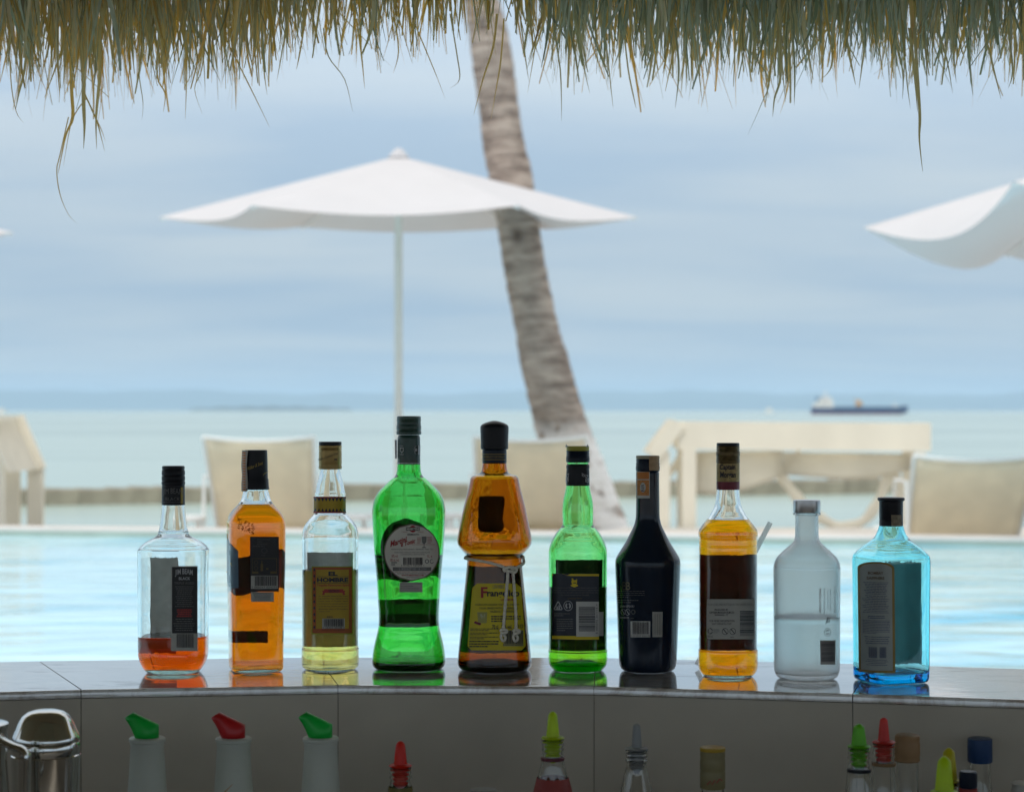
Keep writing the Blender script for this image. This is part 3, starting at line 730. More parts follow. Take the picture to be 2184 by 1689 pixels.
# cabanas on the beach
def ribbon(pts, wd, th, name, m, parent):
    mb = MB(); pts = [Vector(p) for p in smoothstep([tuple(p) for p in pts], 6)]
    n = len(pts); vs = []
    for i, p in enumerate(pts):
        d = (pts[min(i+1, n-1)] - pts[max(i-1, 0)]).normalized(); a = d.cross(Vector((0, 1, 0))).normalized()
        for k in range(8):
            t = 2 * math.pi * k / 8; vs.append(p + a * math.cos(t) * wd / 2 * (1 + .15 * math.sin(i * .8)) + Vector((0, 1, 0)) * math.sin(t) * th / 2)
    mb.add(vs, [(i*8+j, i*8+(j+1)%8, (i+1)*8+(j+1)%8, (i+1)*8+j) for i in range(n-1) for j in range(8)])
    o = mb.build(name, m, parent, True); return o
def cabana(Y, label, beam, slope, posts, cloths, ribs, dep=1.5):
    """all outlines measured in picture units at distance Y; the frame runs `dep` metres back"""
    s = 1 / F * Y
    x0 = (beam[0] - 1092) * s
    root = empty('beach_cabana', (x0, Y, -1.35)); tag(root, label, 'cabana', 'cream beach cabanas beyond the deck')
    def P(px, py, dy=0): return Vector(((px - 1092) * s - x0, dy, ZC - (py - HZ) * s + 1.35))
    (bx0, bx1, by0, by1) = beam
    for dy in (0, dep):
        mb = MB(); a = P(bx0, (by0 + by1) / 2, dy); b = P(bx1, (by0 + by1) / 2 + 4, dy); mb.bar(a, b, (by1 - by0) * s, .07); mb.build('top_beam', cream, root)
    for px_ in (bx0 + 8, bx1 - 8):
        mb = MB(); a = P(px_, (by0 + by1) / 2, .036); b = P(px_, (by0 + by1) / 2, dep - .036); mb.bar(a, b, .07, (by1 - by0) * s * .9, up=(0, 0, 1)); mb.build('side_beam', cream, root)
    # canvas top
    mb = MB(); v = [P(px, by0 + 6 + 9 * math.sin(math.pi * (px - bx0) / (bx1 - bx0)), dy) for dy in (.04, dep * .5, dep - .04) for px in [bx0 + (bx1 - bx0) * k / 8 for k in range(9)]]
    o = mesh('canvas_top', v, [(j*9+i, j*9+i+1, (j+1)*9+i+1, (j+1)*9+i) for j in range(2) for i in range(8)], creamc, root, True)
    (sx0, sy0, sx1, sy1, sw) = slope
    for dy in (-.04, dep):
        mb = MB(); mb.bar(P(sx0, sy0, dy), P(sx1, sy1, dy), sw * s, .06); mb.build('sloping_rail', cream, root)
    v = [P(sx0, sy0 - 3, 0), P(sx1, sy1 - 3, 0), P(sx1, sy1 - 3, dep), P(sx0, sy0 - 3, dep)]
    mesh('side_canvas', v, [(0, 1, 2, 3)], creamc, root)
    for (a, b, yt) in posts:
        for dy in (.0, dep - .05):
            mb = MB(); w_ = (b - a) * s; c = P((a + b) / 2, yt, dy); mb.box(c.x - w_/2, c.x + w_/2, c.y - .04, c.y + .04, 0, c.z); mb.build('post', cream, root)
    for rows in cloths:
        v = []; n = len(rows)
        for (px, ya, yb) in rows:
            for k in range(6): v.append(P(px, ya + (yb - ya) * k / 5, .12 + .04 * math.sin(px * .12 + k * .5)))
        o = mesh('cloth_valance', v, [(i*6+j, i*6+j+1, (i+1)*6+j+1, (i+1)*6+j) for i in range(n-1) for j in range(5)], creamc, root, True)
        md = o.modifiers.new('thickness', 'SOLIDIFY'); md.thickness = .012
    for (pl, wp) in ribs: ribbon([P(a, b, .2) for a, b in pl], wp * s, .08, 'cloth_swag', creamc, root)
    mb = MB(); a = P(bx0, 1240, .1); b = P(bx1, 1240, dep - .1); mb.box(a.x, b.x, a.y, b.y, .25, .5); mb.build('mattress', creamc, root)
    return root
cabana(17.0, 'long cream beach cabana with draped cloth swags, behind the frosted and blue bottles',
       (1446, 1984, 899, 958), (1446, 902, 1392, 972, 30), [(1402, 1428, 962), (1454, 1484, 955), (1948, 1972, 965)],
       [[(1486, 964, 1050), (1520, 963, 1058), (1560, 962, 1054), (1600, 962, 1044), (1640, 962, 1028), (1675, 962, 1015)],
        [(1676, 966, 1012), (1730, 966, 1018), (1800, 966, 1022), (1870, 967, 1022), (1915, 968, 1012), (1948, 970, 1000)]],
       [([(1668, 1008), (1690, 1040), (1721, 1078), (1755, 1106), (1805, 1126), (1852, 1112), (1882, 1072), (1905, 1020), (1940, 975)], 22),
        ([(1712, 962), (1690, 985), (1668, 1006)], 8), ([(1912, 1000), (1928, 1050), (1946, 1132)], 22), ([(1470, 965), (1440, 1000), (1418, 1020), (1404, 1050)], 20)], dep=.5)
cabana(17.5, 'cream beach cabana cut off by the left edge of the view',
       (-420, 40, 884, 928), (36, 890, 84, 1002, 34), [(8, 42, 925), (60, 92, 985)],
       [[(-200, 932, 960), (-120, 932, 968), (-40, 932, 966), (8, 932, 950)]],
       [([(40, 930), (58, 960), (66, 1010), (72, 1050)], 16)], dep=-1.3)

# ship, boats
ship = empty('cargo_ship', tuple(W(1832, 884, 860))); ship.location.z = -1.15
tag(ship, 'small blue cargo ship with white wheelhouse and orange crane on the horizon', 'ship')
u = 860 / F
def sx(px): return (px - 1832) * u
def sz(py): return (884 - py) * u
hb = mat('ship_blue', (.035, .07, .17), .5, var=.1, vscale=.3); rd = mat('ship_red', (.30, .04, .05), .5); sw = mat('ship_white', (.85, .80, .74), .5); og = mat('ship_orange', (.55, .28, .06), .5); dk = mat('ship_deck', (.12, .22, .33), .6)
def hull(name, z0, z1, m, grow=0):
    secs = []
    for px, bw_ in ((1731, 2.6), (1738, 3.4), (1760, 3.8), (1850, 3.8), (1900, 3.2), (1925, 1.4), (1936, .12)):
        rise = 6 * u * max(0, (px - 1890) / 46) + (2 * u if px < 1760 else 0)
        x = sx(px) - (2.2 * (1 - 0) if False else 0)
        secs.append((x - (1.8 if px > 1920 and z0 <= 0.01 else 0), bw_, rise if z1 > 2.0 else 0))
    v = []
    for x, b, r_ in secs: v += [(x, -b * .9, z0), (x, b * .9, z0), (x, b, z1 + r_), (x, -b, z1 + r_)]
    f = []
    for i in range(len(secs) - 1):
        for k in range(4): f.append((i*4+k, i*4+(k+1)%4, (i+1)*4+(k+1)%4, (i+1)*4+k))
    f += [(3,2,1,0), tuple(range(len(v)-4, len(v)))]
    o = mesh(name, v, f, m, ship); fix_normals(o); return o
hull('boot_stripe', -.3, sz(881), rd); hull('hull', sz(881) + .01, sz(870.5), hb)
mb = MB(); mb.box(sx(1755), sx(1915), -3.0, 3.0, sz(870.5) + .02, sz(867)); mb.build('deck_hatch', dk, ship)
mb = MB(); mb.box(sx(1735), sx(1775), -3.2, 3.2, sz(869), sz(860)); mb.box(sx(1745), sx(1774), -3.0, 3.0, sz(859.9), sz(853)); mb.box(sx(1752), sx(1771), -2.6, 2.6, sz(852.9), sz(847)); mb.build('wheelhouse', sw, ship)
mb = MB()
for lv, (a_, b2) in enumerate(((1738, 1773), (1748, 1772), (1754, 1769))):
    zt = (862.5, 855, 848.7)[lv]
    for k in range(int((b2 - a_) / 4)): mb.box(sx(a_ + k * 4), sx(a_ + k * 4 + 2.4), -3.26 + .2 * lv, -3.2 + .2 * lv + .02, sz(zt + 2), sz(zt))
mb.build('window_row', hb, ship)
mb = MB(); mb.lathe([(sz(856), 1.0), (sz(846), .85)], 12, (sx(1744), 0)); mb.build('funnel', dk, ship)
mb = MB(); mb.tube([(sx(1761), 0, sz(847)), (sx(1761), 0, sz(834))], .22, 8); mb.bar((sx(1757), 0, sz(839)), (sx(1765), 0, sz(839)), .25, .25); mb.build('mast', sw, ship)
mb = MB(); mb.lathe([(sz(867), 1.3), (sz(862), 1.5), (sz(858), 1.3), (sz(854), .5)], 12, (sx(1832), 0)); mb.tube([(sx(1832), 0, sz(857)), (sx(1822), 0, sz(851))], .25, 6); mb.build('crane', og, ship)
mb = MB(); mb.tube([(sx(1908), 0, sz(868)), (sx(1908), 0, sz(857))], .2, 6); mb.box(sx(1903), sx(1914), -1, 1, sz(868), sz(864)); mb.build('foremast', sw, ship)
def small_boat(px, py, Y, L_, label, m):
    u2 = Y / F; root = empty('motor_boat', tuple(W(px, py, Y))); root.location.z = -1.15; tag(root, label, 'boat', 'small distant boats')
    mb = MB(); h = L_ * .16
    mb.add([(-L_/2, -L_*.13, 0), (L_*.3, -L_*.13, 0), (L_*.45, 0, 0), (L_*.3, L_*.13, 0), (-L_/2, L_*.13, 0), (-L_/2, -L_*.16, h), (L_*.35, -L_*.16, h), (L_*.55, 0, h*1.3), (L_*.35, L_*.16, h), (-L_/2, L_*.16, h)],
           [(4,3,2,1,0),(5,6,7,8,9),(0,1,6,5),(1,2,7,6),(2,3,8,7),(3,4,9,8),(4,0,5,9)]); mb.build('hull', m, root)
    mb = MB(); mb.box(-L_*.3, L_*.15, -L_*.1, L_*.1, h, h*2.6); mb.box(-L_*.36, L_*.2, -L_*.13, L_*.13, h*2.61, h*2.9); mb.build('cabin', sw, root)
small_boat(1642, 880, 1300, 7, 'tiny pale motor boat on the horizon, left of the cargo ship', sw)
small_boat(4, 882, 1000, 6, 'tiny pale boat on the horizon at the far left edge', sw)
small_boat(1928, 879, 1500, 4, 'speck of a boat on the water close right of the cargo ship bow', sw)

# air: far hills fade to blue
hz = MB(); hz.box(-7400, 7400, -3100, 17500, -3.2, 150)
hm = bpy.data.materials.new('haze_air'); hm.use_nodes = True; t = hm.node_tree; t.nodes.clear()
ho = t.nodes.new('ShaderNodeOutputMaterial'); pv = t.nodes.new('ShaderNodeVolumePrincipled')
pv.inputs['Color'].default_value = (.56, .75, .96, 1); pv.inputs['Density'].default_value = 1.35e-4
t.links.new(pv.outputs[0], ho.inputs['Volume'])
o = hz.build('haze', hm); tag(o, kind='stuff')

# ------------------------------------------------------------------ bottles on the counter
S = 1.8755
TEXTS = []
paper = mat('paper_white', (.60, .60, .58), .7, var=.05, vscale=60)
paper_g = mat('paper_grey', (.45, .45, .42), .8, var=.05, vscale=80)
paper_tr = mat('paper_back', (.50, .47, .43), .8, var=.10, vscale=90, transl=.26)
paper_dk = mat('paper_back_shaded', (.06, .06, .06), .8, var=.2, vscale=90, transl=.05)  # label paper seen against the light, its shade put into the colour
black = mat('print_black', (.012, .013, .017), .45, var=.1)
ink = mat('ink_dark', (.035, .03, .04), .6)
inkg = mat('ink_grey', (.16, .16, .16), .6)
navy = mat('print_navy', (.012, .018, .035), .4)
gold = mat('print_gold', (.42, .30, .07), .45, metal=.3)
yel = mat('print_yellow', (.72, .55, .02), .55, var=.05)
redp = mat('print_red', (.36, .03, .03), .5)
maroon = mat('print_maroon', (.16, .012, .03), .4, metal=.2)
orange = mat('print_orange', (.62, .22, .05), .6)
silverp = mat('print_silver', (.42, .43, .45), .4, metal=.2)
capk = mat('cap_black', (.008, .010, .016), .42, var=.05, spec=.3)
capn = mat('cap_navy', (.006, .013, .030), .38, var=.05, spec=.3)
capg = mat('cap_green', (.006, .05, .035), .35, var=.05, coat=.2)
capgold = mat('cap_gold', (.36, .25, .09), .38, metal=.6, var=.15)
capsil = mat('cap_silver', (.48, .48, .49), .28, metal=.9, var=.05)

def unit_ring(n, th, dr, N):
    t = np.linspace(0, 2 * math.pi, N, endpoint=False) + 1e-4
    c, s = np.cos(t), np.sin(t)
    x = np.sign(c) * np.abs(c) ** (2 / n); y = dr * np.sign(s) * np.abs(s) ** (2 / n)
    X = x * math.cos(th) - y * math.sin(th); Y_ = x * math.sin(th) + y * math.cos(th)
    k = np.abs(X).max(); return X / k, Y_ / k

class Bottle:
    N = 72
    def __init__(b, name, label, cat, O, k, cx, lean, zy_base, r_est, prof, n=2, th=0, dr=1, nb=1.0, group='bottles lined up on the counter'):
        """prof: [(zoom y, half width in zoom px)] from the top of the glass to the base"""
        b.O, b.k, b.cx, b.lean, b.zyb = O, k, cx, lean, zy_base
        pyf = (O[1] + zy_base / k) / S
        b.Yf = (ZC - CT) * F / (pyf - HZ); b.Yc = b.Yf + r_est
        b.mz = b.Yc / (F * S * k)
        b.X0 = ((O[0] + cx / k) / S - 1092) / F * b.Yc
        b.root = empty(name, (b.X0, b.Yc, CT)); tag(b.root, label, cat, group)
        b.prof = sorted([(b.zc(zy), hw * b.mz, (hw * b.mz)) for zy, hw in prof])
        zlo = b.prof[0][0]; H0 = b.prof[-1][0]
        b.zlo, b.H0 = zlo, H0
        b.prof = [(.0006 + (z - zlo) * 1.0 if False else max(.0006, z - zlo * (1 - z / H0 if H0 else 0)), r) for z, r, _ in b.prof]
        b.prof = [(z + .0003 * i * 0, r) for i, (z, r) in enumerate(b.prof)]
        b.rmax = max(r for z, r in b.prof)
        b.n, b.th, b.dr = n, th, dr
        sp = smoothstep(b.prof, 5)
        zs = []; last = -1
        for z, r in sp:
            if z > last + 1e-5: zs.append((z, r)); last = z
        b.sp = zs
        b.zs = np.array([p[0] for p in zs]); b.rs = np.array([p[1] for p in zs])
        b._c = {}
    def zc(b, zy): return ZC - ((b.O[1] + zy / b.k) / S - HZ) / F * b.Yc - CT
    def hw(b, z): return float(np.interp(z, b.zs, b.rs))
    def shape(b, r):
        """cross-section: round at the neck, squarer at full width"""
        q = min(1, max(0, (r / b.rmax - .5) / .42)); q = q * q * (3 - 2 * q)
        return round(2 + (b.n - 2) * q, 2), b.th, round(1 + (b.dr - 1) * q, 2)
    def ring(b, r, rshape=None):
        n, th, dr = b.shape(r if rshape is None else rshape)
        key = (n, dr)
        if key not in b._c: b._c[key] = unit_ring(n, th, dr, b.N)
        X, Y_ = b._c[key]; return X * r, Y_ * r
    def loft(b, rows, name, m, open_=False):
        """rows: [(z, r, rshape)]"""
        v = []; N = b.N
        for z, r, rs in rows:
            X, Y_ = b.ring(r, rs)
            v += [(X[i], Y_[i], z) for i in range(N)]
        k = len(rows)
        f = [(i*N+j, i*N+(j+1)%N, (i+1)*N+(j+1)%N, (i+1)*N+j) for i in range(k-1) for j in range(N)]
        if not open_: f += [tuple(range(N))[::-1], tuple(range((k-1)*N, k*N))]
        o = mesh(name, v, f, m, b.root, True); fix_normals(o)
        o.data.polygons.foreach_set('use_smooth', [len(p.vertices) == 4 for p in o.data.polygons]); return o
    def glass(b, m, t=.0026, tb=.007, punt=.004):
        outer = [(.0028, b.sp[0][1] * .55, b.sp[0][1])] + [(z, r, r) for z, r in b.sp]
        ztop = b.sp[-1][0]
        inner = []
        for z, r in reversed(b.sp):
            if z < tb + .004: break
            inner.append((z, max(r - t, .004), r))
        rb = b.hw(tb + .004) - t
        inner += [(tb + .0015, rb * .985, rb), (tb, rb * .93, rb), (tb + .0005, rb * .8, rb), (tb + punt, rb * .35, rb)]
        b.t, b.tb, b.rb, b.punt = t, tb, rb, punt
        # close the mouth between the outer and inner walls
        o = b.loft(outer + inner, 'glass_body', m)
        return o
    def liquid(b, zy, m, e=.00028):
        zf = b.zc(zy) - b.zlo * (1 - b.zc(zy) / b.H0)
        rows = [(b.tb + b.punt - e, b.rb * .35, b.rb), (b.tb - e + .0005, b.rb * .8, b.rb), (b.tb - e, b.rb * .93 + e, b.rb), (b.tb + .0015, b.rb * .985 + e, b.rb)]
        for z, r in b.sp:
            if z < tb_(b) or z > zf - .0008: continue
            rows.append((z, r - b.t + e, r))
        r = b.hw(zf)
        rows += [(zf - .0004, r - b.t + e, r), (zf, r - b.t - .0006, r)]
        return b.loft(rows, 'liquid', m)
    def pix(b, zx, zy): return (b.O[0] + zx / b.k) / S, (b.O[1] + zy / b.k) / S
    def edge_y(b, x, z, r=None, back=False):
        r = b.hw(z) if r is None else r
        X, Y_ = b.ring(r)
        s = Y_ if back else -Y_
        x = max(-r * .995, min(r * .995, x))
        x0, x1 = X, np.roll(X, -1); y0, y1 = s, np.roll(s, -1)
        msk = ((x0 - x) * (x1 - x) <= 0) & (np.abs(x1 - x0) > 1e-12)
        if not msk.any(): return 0.0
        yy = y0[msk] + (y1[msk] - y0[msk]) * (x - x0[msk]) / (x1[msk] - x0[msk])
        return float(yy.max() if back else -yy.max())
    def on(b, zx, zy, off=.0004, back=False, rfix=None):
        px, py = b.pix(zx, zy); Y = b.Yc if back else b.Yf; y = 0
        for _ in range(3):
            x = (px - 1092) / F * Y - b.X0; z = ZC - (py - HZ) / F * Y - CT
            y = b.edge_y(x, z, rfix, back); Y = b.Yc + y
        n_ = Vector((x * .6, y, 0)); n_ = n_.normalized() if n_.length else Vector((0, -1, 0))
        return Vector((x, y, z)) + n_ * off
    def sheet(b, rows, m, name='label', parent=None, off=.0004, back=False, ncol=12, rfix=None, label=None, thick=0):
        """rows: [(zy, zx0, zx1)] laid onto the surface"""
        v = []
        for zy, x0, x1 in rows:
            for i in range(ncol + 1): v.append(b.on(x0 + (x1 - x0) * i / ncol, zy, off, back, rfix))
        n = len(rows); f = [(j*(ncol+1)+i, j*(ncol+1)+i+1, (j+1)*(ncol+1)+i+1, (j+1)*(ncol+1)+i) for j in range(n-1) for i in range(ncol)]
        o = mesh(name, v, f, m, parent or b.root, True)
        if label: o['label'] = label
        return o
    def rect(b, x0, x1, y0, y1, m, name='label', rows=6, **kw):
        return b.sheet([(y0 + (y1 - y0) * j / rows, x0, x1) for j in range(rows + 1)], m, name, **kw)
    def rag(b, x0, x1, y0, y1, m, name, seed=1, amp=3, **kw):
        """a torn or deckled paper seen through the glass"""
        rr = random.Random(seed); ncol = 26
        top = [y0 + rr.uniform(-amp, amp) for _ in range(ncol + 1)]; bot = [y1 + rr.uniform(-amp, amp) for _ in range(ncol + 1)]
        v = []
        R_ = 9
        sl = kw.pop('slant', 0)
        for j in range(R_):
            t = j / (R_ - 1); e0, e1 = rr.uniform(-amp, amp), rr.uniform(-amp, amp)
            for i in range(ncol + 1):
                u = i / ncol; x = (x0 + e0) * (1 - u) + (x1 + e1) * u; y = top[i] * (1 - t) + bot[i] * t + sl * (u - .5)
                v.append(b.on(x, y, .0004, True))
        f = [(j*(ncol+1)+i, j*(ncol+1)+i+1, (j+1)*(ncol+1)+i+1, (j+1)*(ncol+1)+i) for j in range(R_-1) for i in range(ncol)]
        o = mesh(name, v, f, m, b.root, True)
        return o
    def text(b, s, box, m, parent, off=.0007, rot=0, shear=0, bold=0, name='lettering', arc=0, rfix=None, flip=False):
        TEXTS.append((b, s, box, m, parent, off, rot, shear, bold, name, arc, rfix))
    def polys(b, polys, m, parent, name, off=.0007, rfix=None):
        v = []; f = []; split = []
        for p in polys:
            wd = max(q[0] for q in p) - min(q[0] for q in p)
            if len(p) == 4 and wd > 14:
                k = int(wd / 9) + 1
                L_ = lambda a, c, u: (a[0] + (c[0] - a[0]) * u, a[1] + (c[1] - a[1]) * u)
                for i in range(k): split.append([L_(p[0], p[1], i / k), L_(p[0], p[1], (i + 1) / k), L_(p[3], p[2], (i + 1) / k), L_(p[3], p[2], i / k)])
            else: split.append(p)
        for p in split:
            n0 = len(v); v += [b.on(x, y, off, False, rfix) for x, y in p]; f.append(tuple(range(n0, n0 + len(p))))
        return mesh(name, v, f, m, parent)
    def lines(b, x0, x1, y0, y1, n, m, parent, fill=.5, seed=0, off=.00065, center=False, rfix=None):
        """rows of print too small to read: short word-length strokes"""
        rr = random.Random(seed); P_ = []
        lh = (y1 - y0) / n
        for i in range(n):
            a, c = x0, x1
            if center: d = (x1 - x0) * rr.uniform(0, .16); a += d; c -= d
            elif i == n - 1: c = x0 + (x1 - x0) * rr.uniform(.4, .8)
            x = a; y = y0 + lh * i; h = lh * fill
            while x < c:
                w_ = (x1 - x0) * rr.uniform(.04, .13); e = min(x + w_, c)
                P_.append([(x, y), (e, y), (e, y + h), (x, y + h)]); x = e + (x1 - x0) * .022
        return b.polys(P_, m, parent, 'small_print', off, rfix)
    def barcode(b, x0, x1, y0, y1, m, parent, seed=1, horiz=False, off=.0007, n=30, rfix=None):
        rr = random.Random(seed); P_ = []; t = 0; seq = []
        while t < 95: a = rr.choice((1, 1, 2, 3)); g = rr.choice((1, 1, 2, 2)); seq.append((t, min(95, t + a))); t += a + g
        for a, c in seq:
            if horiz: p = y0 + (y1 - y0) * a / 95; q = y0 + (y1 - y0) * c / 95; P_.append([(x0, p), (x1, p), (x1, q), (x0, q)])
            else: p = x0 + (x1 - x0) * a / 95; q = x0 + (x1 - x0) * c / 95; P_.append([(p, y0), (q, y0), (q, y1), (p, y1)])
        return b.polys(P_, m, parent, 'barcode', off, rfix)
    def circ(b, cx, cy_, rx, ry, m, parent, name, w_=None, off=.0007, n=28, a0=0, a1=360):
        P_ = []
        for i in range(n):
            t0, t1 = R(a0 + (a1 - a0) * i / n), R(a0 + (a1 - a0) * (i + 1) / n)
            ki = 0 if w_ is None else 1
            P_.append([(cx + rx * math.cos(t0), cy_ + ry * math.sin(t0)), (cx + rx * math.cos(t1), cy_ + ry * math.sin(t1)),
                       (cx + (rx - (w_ or rx)) * math.cos(t1), cy_ + (ry - (w_ or ry)) * math.sin(t1)), (cx + (rx - (w_ or rx)) * math.cos(t0), cy_ + (ry - (w_ or ry)) * math.sin(t0))])
        return b.polys(P_, m, parent, name, off)
    def lathe(b, pts, m, name, parent=None, zoom=True, n=48, knurl=0):
        """pts: [(zoom y, half width)] closed cap or sleeve, round"""
        pr = sorted([(b.zc(zy), hw * b.mz) for zy, hw in pts])
        dx = -b.lean * 0
        v = []
        for i, (z, r) in enumerate(pr):
            for j in range(n):
                t = 2 * math.pi * j / n
                rr_ = r * (1 + (.012 if (knurl and j % 2) else 0))
                v.append((b.ax(z) + rr_ * math.cos(t), rr_ * math.sin(t), z))
        k = len(pr); f = [(i*n+j, i*n+(j+1)%n, (i+1)*n+(j+1)%n, (i+1)*n+j) for i in range(k-1) for j in range(n)] + [tuple(range(n))[::-1], tuple(range((k-1)*n, k*n))]
        o = mesh(name, v, f, m, parent or b.root, False)
        o.data.polygons.foreach_set('use_smooth', [len(p.vertices) == 4 for p in o.data.polygons]); o.data.set_sharp_from_angle(angle=R(35))
        return o
    def ax(b, z): return 0.0
def tb_(b): return b.tb + .004

clear = glass('clear_glass', (.93, .97, .965), .006, bump=.22, bscale=26, bdist=.0015)
# --- 1 bourbon
b = Bottle('liquor_bottle', 'nearly empty square-shouldered clear bottle with a dark label and a little red-brown whiskey', 'bottle', (500, 1750), 1.6086, 311, 0, 1530, .036,
    [(430,70),(436,73),(500,79),(560,86),(600,92),(612,98),(622,97),(640,112),(660,146),(680,178),(700,202),(720,216),(745,223),(900,222),(1100,221),(1290,220),(1400,219),(1440,213),(1480,198),(1510,180),(1524,168),(1530,158)], n=3.0, dr=.86)
b.glass(clear, t=.003, tb=.006, punt=.003); b.liquid(1290, glass('liquor_red_amber', (.95, .125, .0008), .06, ior=1.36, bump=.0))
c = b.lathe([(182,66),(186,71),(200,72),(206,69),(214,73),(238,74),(244,70),(250,74),(272,74),(279,71),(286,75),(298,75),(304,72),(310,72)], capk, 'cap', knurl=1)
s_ = b.lathe([(311,73),(330,73.5),(400,74),(433,74.5)], capk, 'neck_sleeve'); RF = 74.5 * b.mz
b.text('JIM BEAM', (243, 366, 330, 376), inkg, s_, off=.0006, rfix=RF, arc=-8); b.text('BLACK', (262, 352, 384, 407), inkg, s_, off=.0006, rfix=RF)
b.rect(356, 370, 320, 426, gold, 'foil_strip', parent=s_, rfix=RF, rows=2, off=.0006, ncol=2)
b.rect(228, 369, 415, 418, inkg, 'sleeve_line', parent=s_, rfix=RF, rows=1, off=.0006)
b.rag(150, 345, 772, 1372, paper_tr, 'front_label', 3, 5)
l = b.rect(296, 466, 826, 1372, paper_g, 'back_label', rows=10)
l2 = b.rect(303, 462, 832, 1258, black, 'label_field', rows=8, parent=l, off=.0006)
b.text('JIM BEAM', (322, 434, 846, 892), silverp, l, off=.0009, arc=-8, bold=.02); b.text('BLACK', (346, 418, 896, 915), silverp, l, off=.0009, bold=.02)
b.text('TRIPLE AGED', (317, 442, 928, 943), inkg, l, off=.0009)
b.lines(318, 444, 956, 1096, 11, inkg, l, .32, 3, .0009, True); b.lines(330, 432, 1102, 1156, 4, redp, l, .75, 4, .0009, True)
b.lines(312, 450, 1164, 1250, 6, inkg, l, .36, 5, .0009, True); b.barcode(330, 440, 1262, 1350, ink, l, 4)
b.rag(160, 462, 1392, 1424, glass('base_rib_glass', (.93,.97,.965), .006), 'base_rib', 9, 1) if False else None

# --- 2 square whisky
b = Bottle('liquor_bottle', 'full square bottle of orange-amber whisky with a black cap and torn paper tax strip', 'bottle', (500, 1750), 1.6086, 842, 0, 1518, .034,
    [(334,72),(340,78),(400,95),(430,114),(470,155),(500,179),(530,192),(560,197),(620,199),(800,199),(1000,194),(1200,189),(1400,186),(1480,185),(1500,182),(1511,172),(1518,160)], n=5.5, th=R(14), dr=1)
b.glass(clear, t=.0032, tb=.0045, punt=.002); b.liquid(430, glass('liquor_orange', (.90, .19, .0008), .062, ior=1.36))
s_ = b.lathe([(80,68),(84,72),(140,74),(200,75),(260,76),(268,80),(310,82),(333,86)], capk, 'cap', knurl=1); RF = 77 * b.mz
b.text('Walker & Sons', (786, 884, 158, 212), gold, s_, off=.0012, rfix=RF, shear=.4, rot=-12)
b.text('Johnnie', (886, 916, 214, 248), gold, s_, off=.0012, rfix=RF, shear=.4, rot=-30)
tx = b.sheet([(82,757,795),(120,756,790),(180,753,786),(240,757,790),(300,754,792),(346,755,790)], mat('tax_paper', (.50, .46, .42), .8, var=.08), 'tax_strip', rfix=80 * b.mz, off=.0012, ncol=4)
b.polys([[(761, y), (781, y + 2), (779, y + 12), (760, y + 10)] for y in range(92, 335, 17)], orange, tx, 'tax_print', .0015, 80 * b.mz)
# slanted front label on the far face, and its wrap on the side face, reflected sky put into the wrap's colour
b.rag(728, 1018, 735, 975, paper_dk, 'front_label', 7, 3, slant=-70); b.rag(728, 906, 1232, 1308, paper_dk, 'name_strip', 8, 2)
wr = b.sheet([(640, 651, 658),(690, 651, 690),(730, 651, 729),(930, 654, 731),(960, 662, 731),(968, 700, 731)], mat('label_sky_sheen', (.10, .18, .26), .25), 'side_label', ncol=6)
gl = b.polys([[(651,622),(657,620),(686,815),(681,820)], [(686,815),(690,828),(652,872),(648,866)]], gold, wr, 'gold_border', .0007)
l = b.rect(805, 989, 637, 990, black, 'back_label', rows=6)
for i, (x0, x1, y0, y1) in enumerate(((850, 962, 648, 660), (852, 925, 666, 676), (850, 935, 680, 690), (824, 978, 694, 704))): b.lines(x0, x1, y0, y1, 1, mat('ink_faint', (.06, .06, .065), .6), l, .9, i, .0007)
fa = MATS['ink_faint']
b.circ(896, 728, 20, 18, fa, l, 'seal_mark', 5); b.lines(876, 914, 754, 762, 1, fa, l, .9, 5, .0007)
bx = [(818,776,976,779),(818,776,821,872),(973,776,976,872)]
b.polys([[(a,c_),(e_,c_),(e_,g_),(a,g_)] for a,c_,e_,g_ in bx], mat('ink_bronze', (.12, .09, .03), .6), l, 'icon_frame', .0007)
br = MATS['ink_bronze']
b.polys([[(818,860),(858,860),(858,874),(818,874)],[(934,860),(976,860),(976,874),(934,874)],[(872,812),(888,812),(888,858),(872,858)],[(877,792),(883,792),(883,812),(877,812)],[(908,838),(922,838),(922,850),(908,850)]], br, l, 'icon_print', .0007)
b.circ(843, 803, 13, 13, br, l, 'icon_ring', 2.5); b.circ(843, 838, 13, 13, br, l, 'icon_ring', 2.5)
bp_ = b.rect(811, 981, 887, 972, paper_g, 'barcode_panel', parent=l, off=.0008, rows=2); b.barcode(835, 974, 890, 952, ink, l, 8, off=.0011); b.text('5 000267 024233', (815, 976, 956, 968), ink, l, off=.0011)
l = b.rect(811, 957, 993, 1055, paper_g, 'import_sticker', rows=2); b.lines(816, 952, 998, 1052, 6, inkg, l, .5, 3, .0007, True)
# dark dotted crest print near the shoulder
rr = random.Random(4); P_ = []
for _ in range(150):
    x = rr.uniform(722, 836); y = 520 + (x - 722) * .42 + rr.uniform(-8, 62)
    if y > 622: continue
    s = rr.uniform(1.5, 4.5); P_.append([(x - s, y), (x, y - s), (x + s, y), (x, y + s)])
b.polys(P_, mat('crest_ink', (.10, .05, .01), .5), b.root, 'crest_print', .0005)

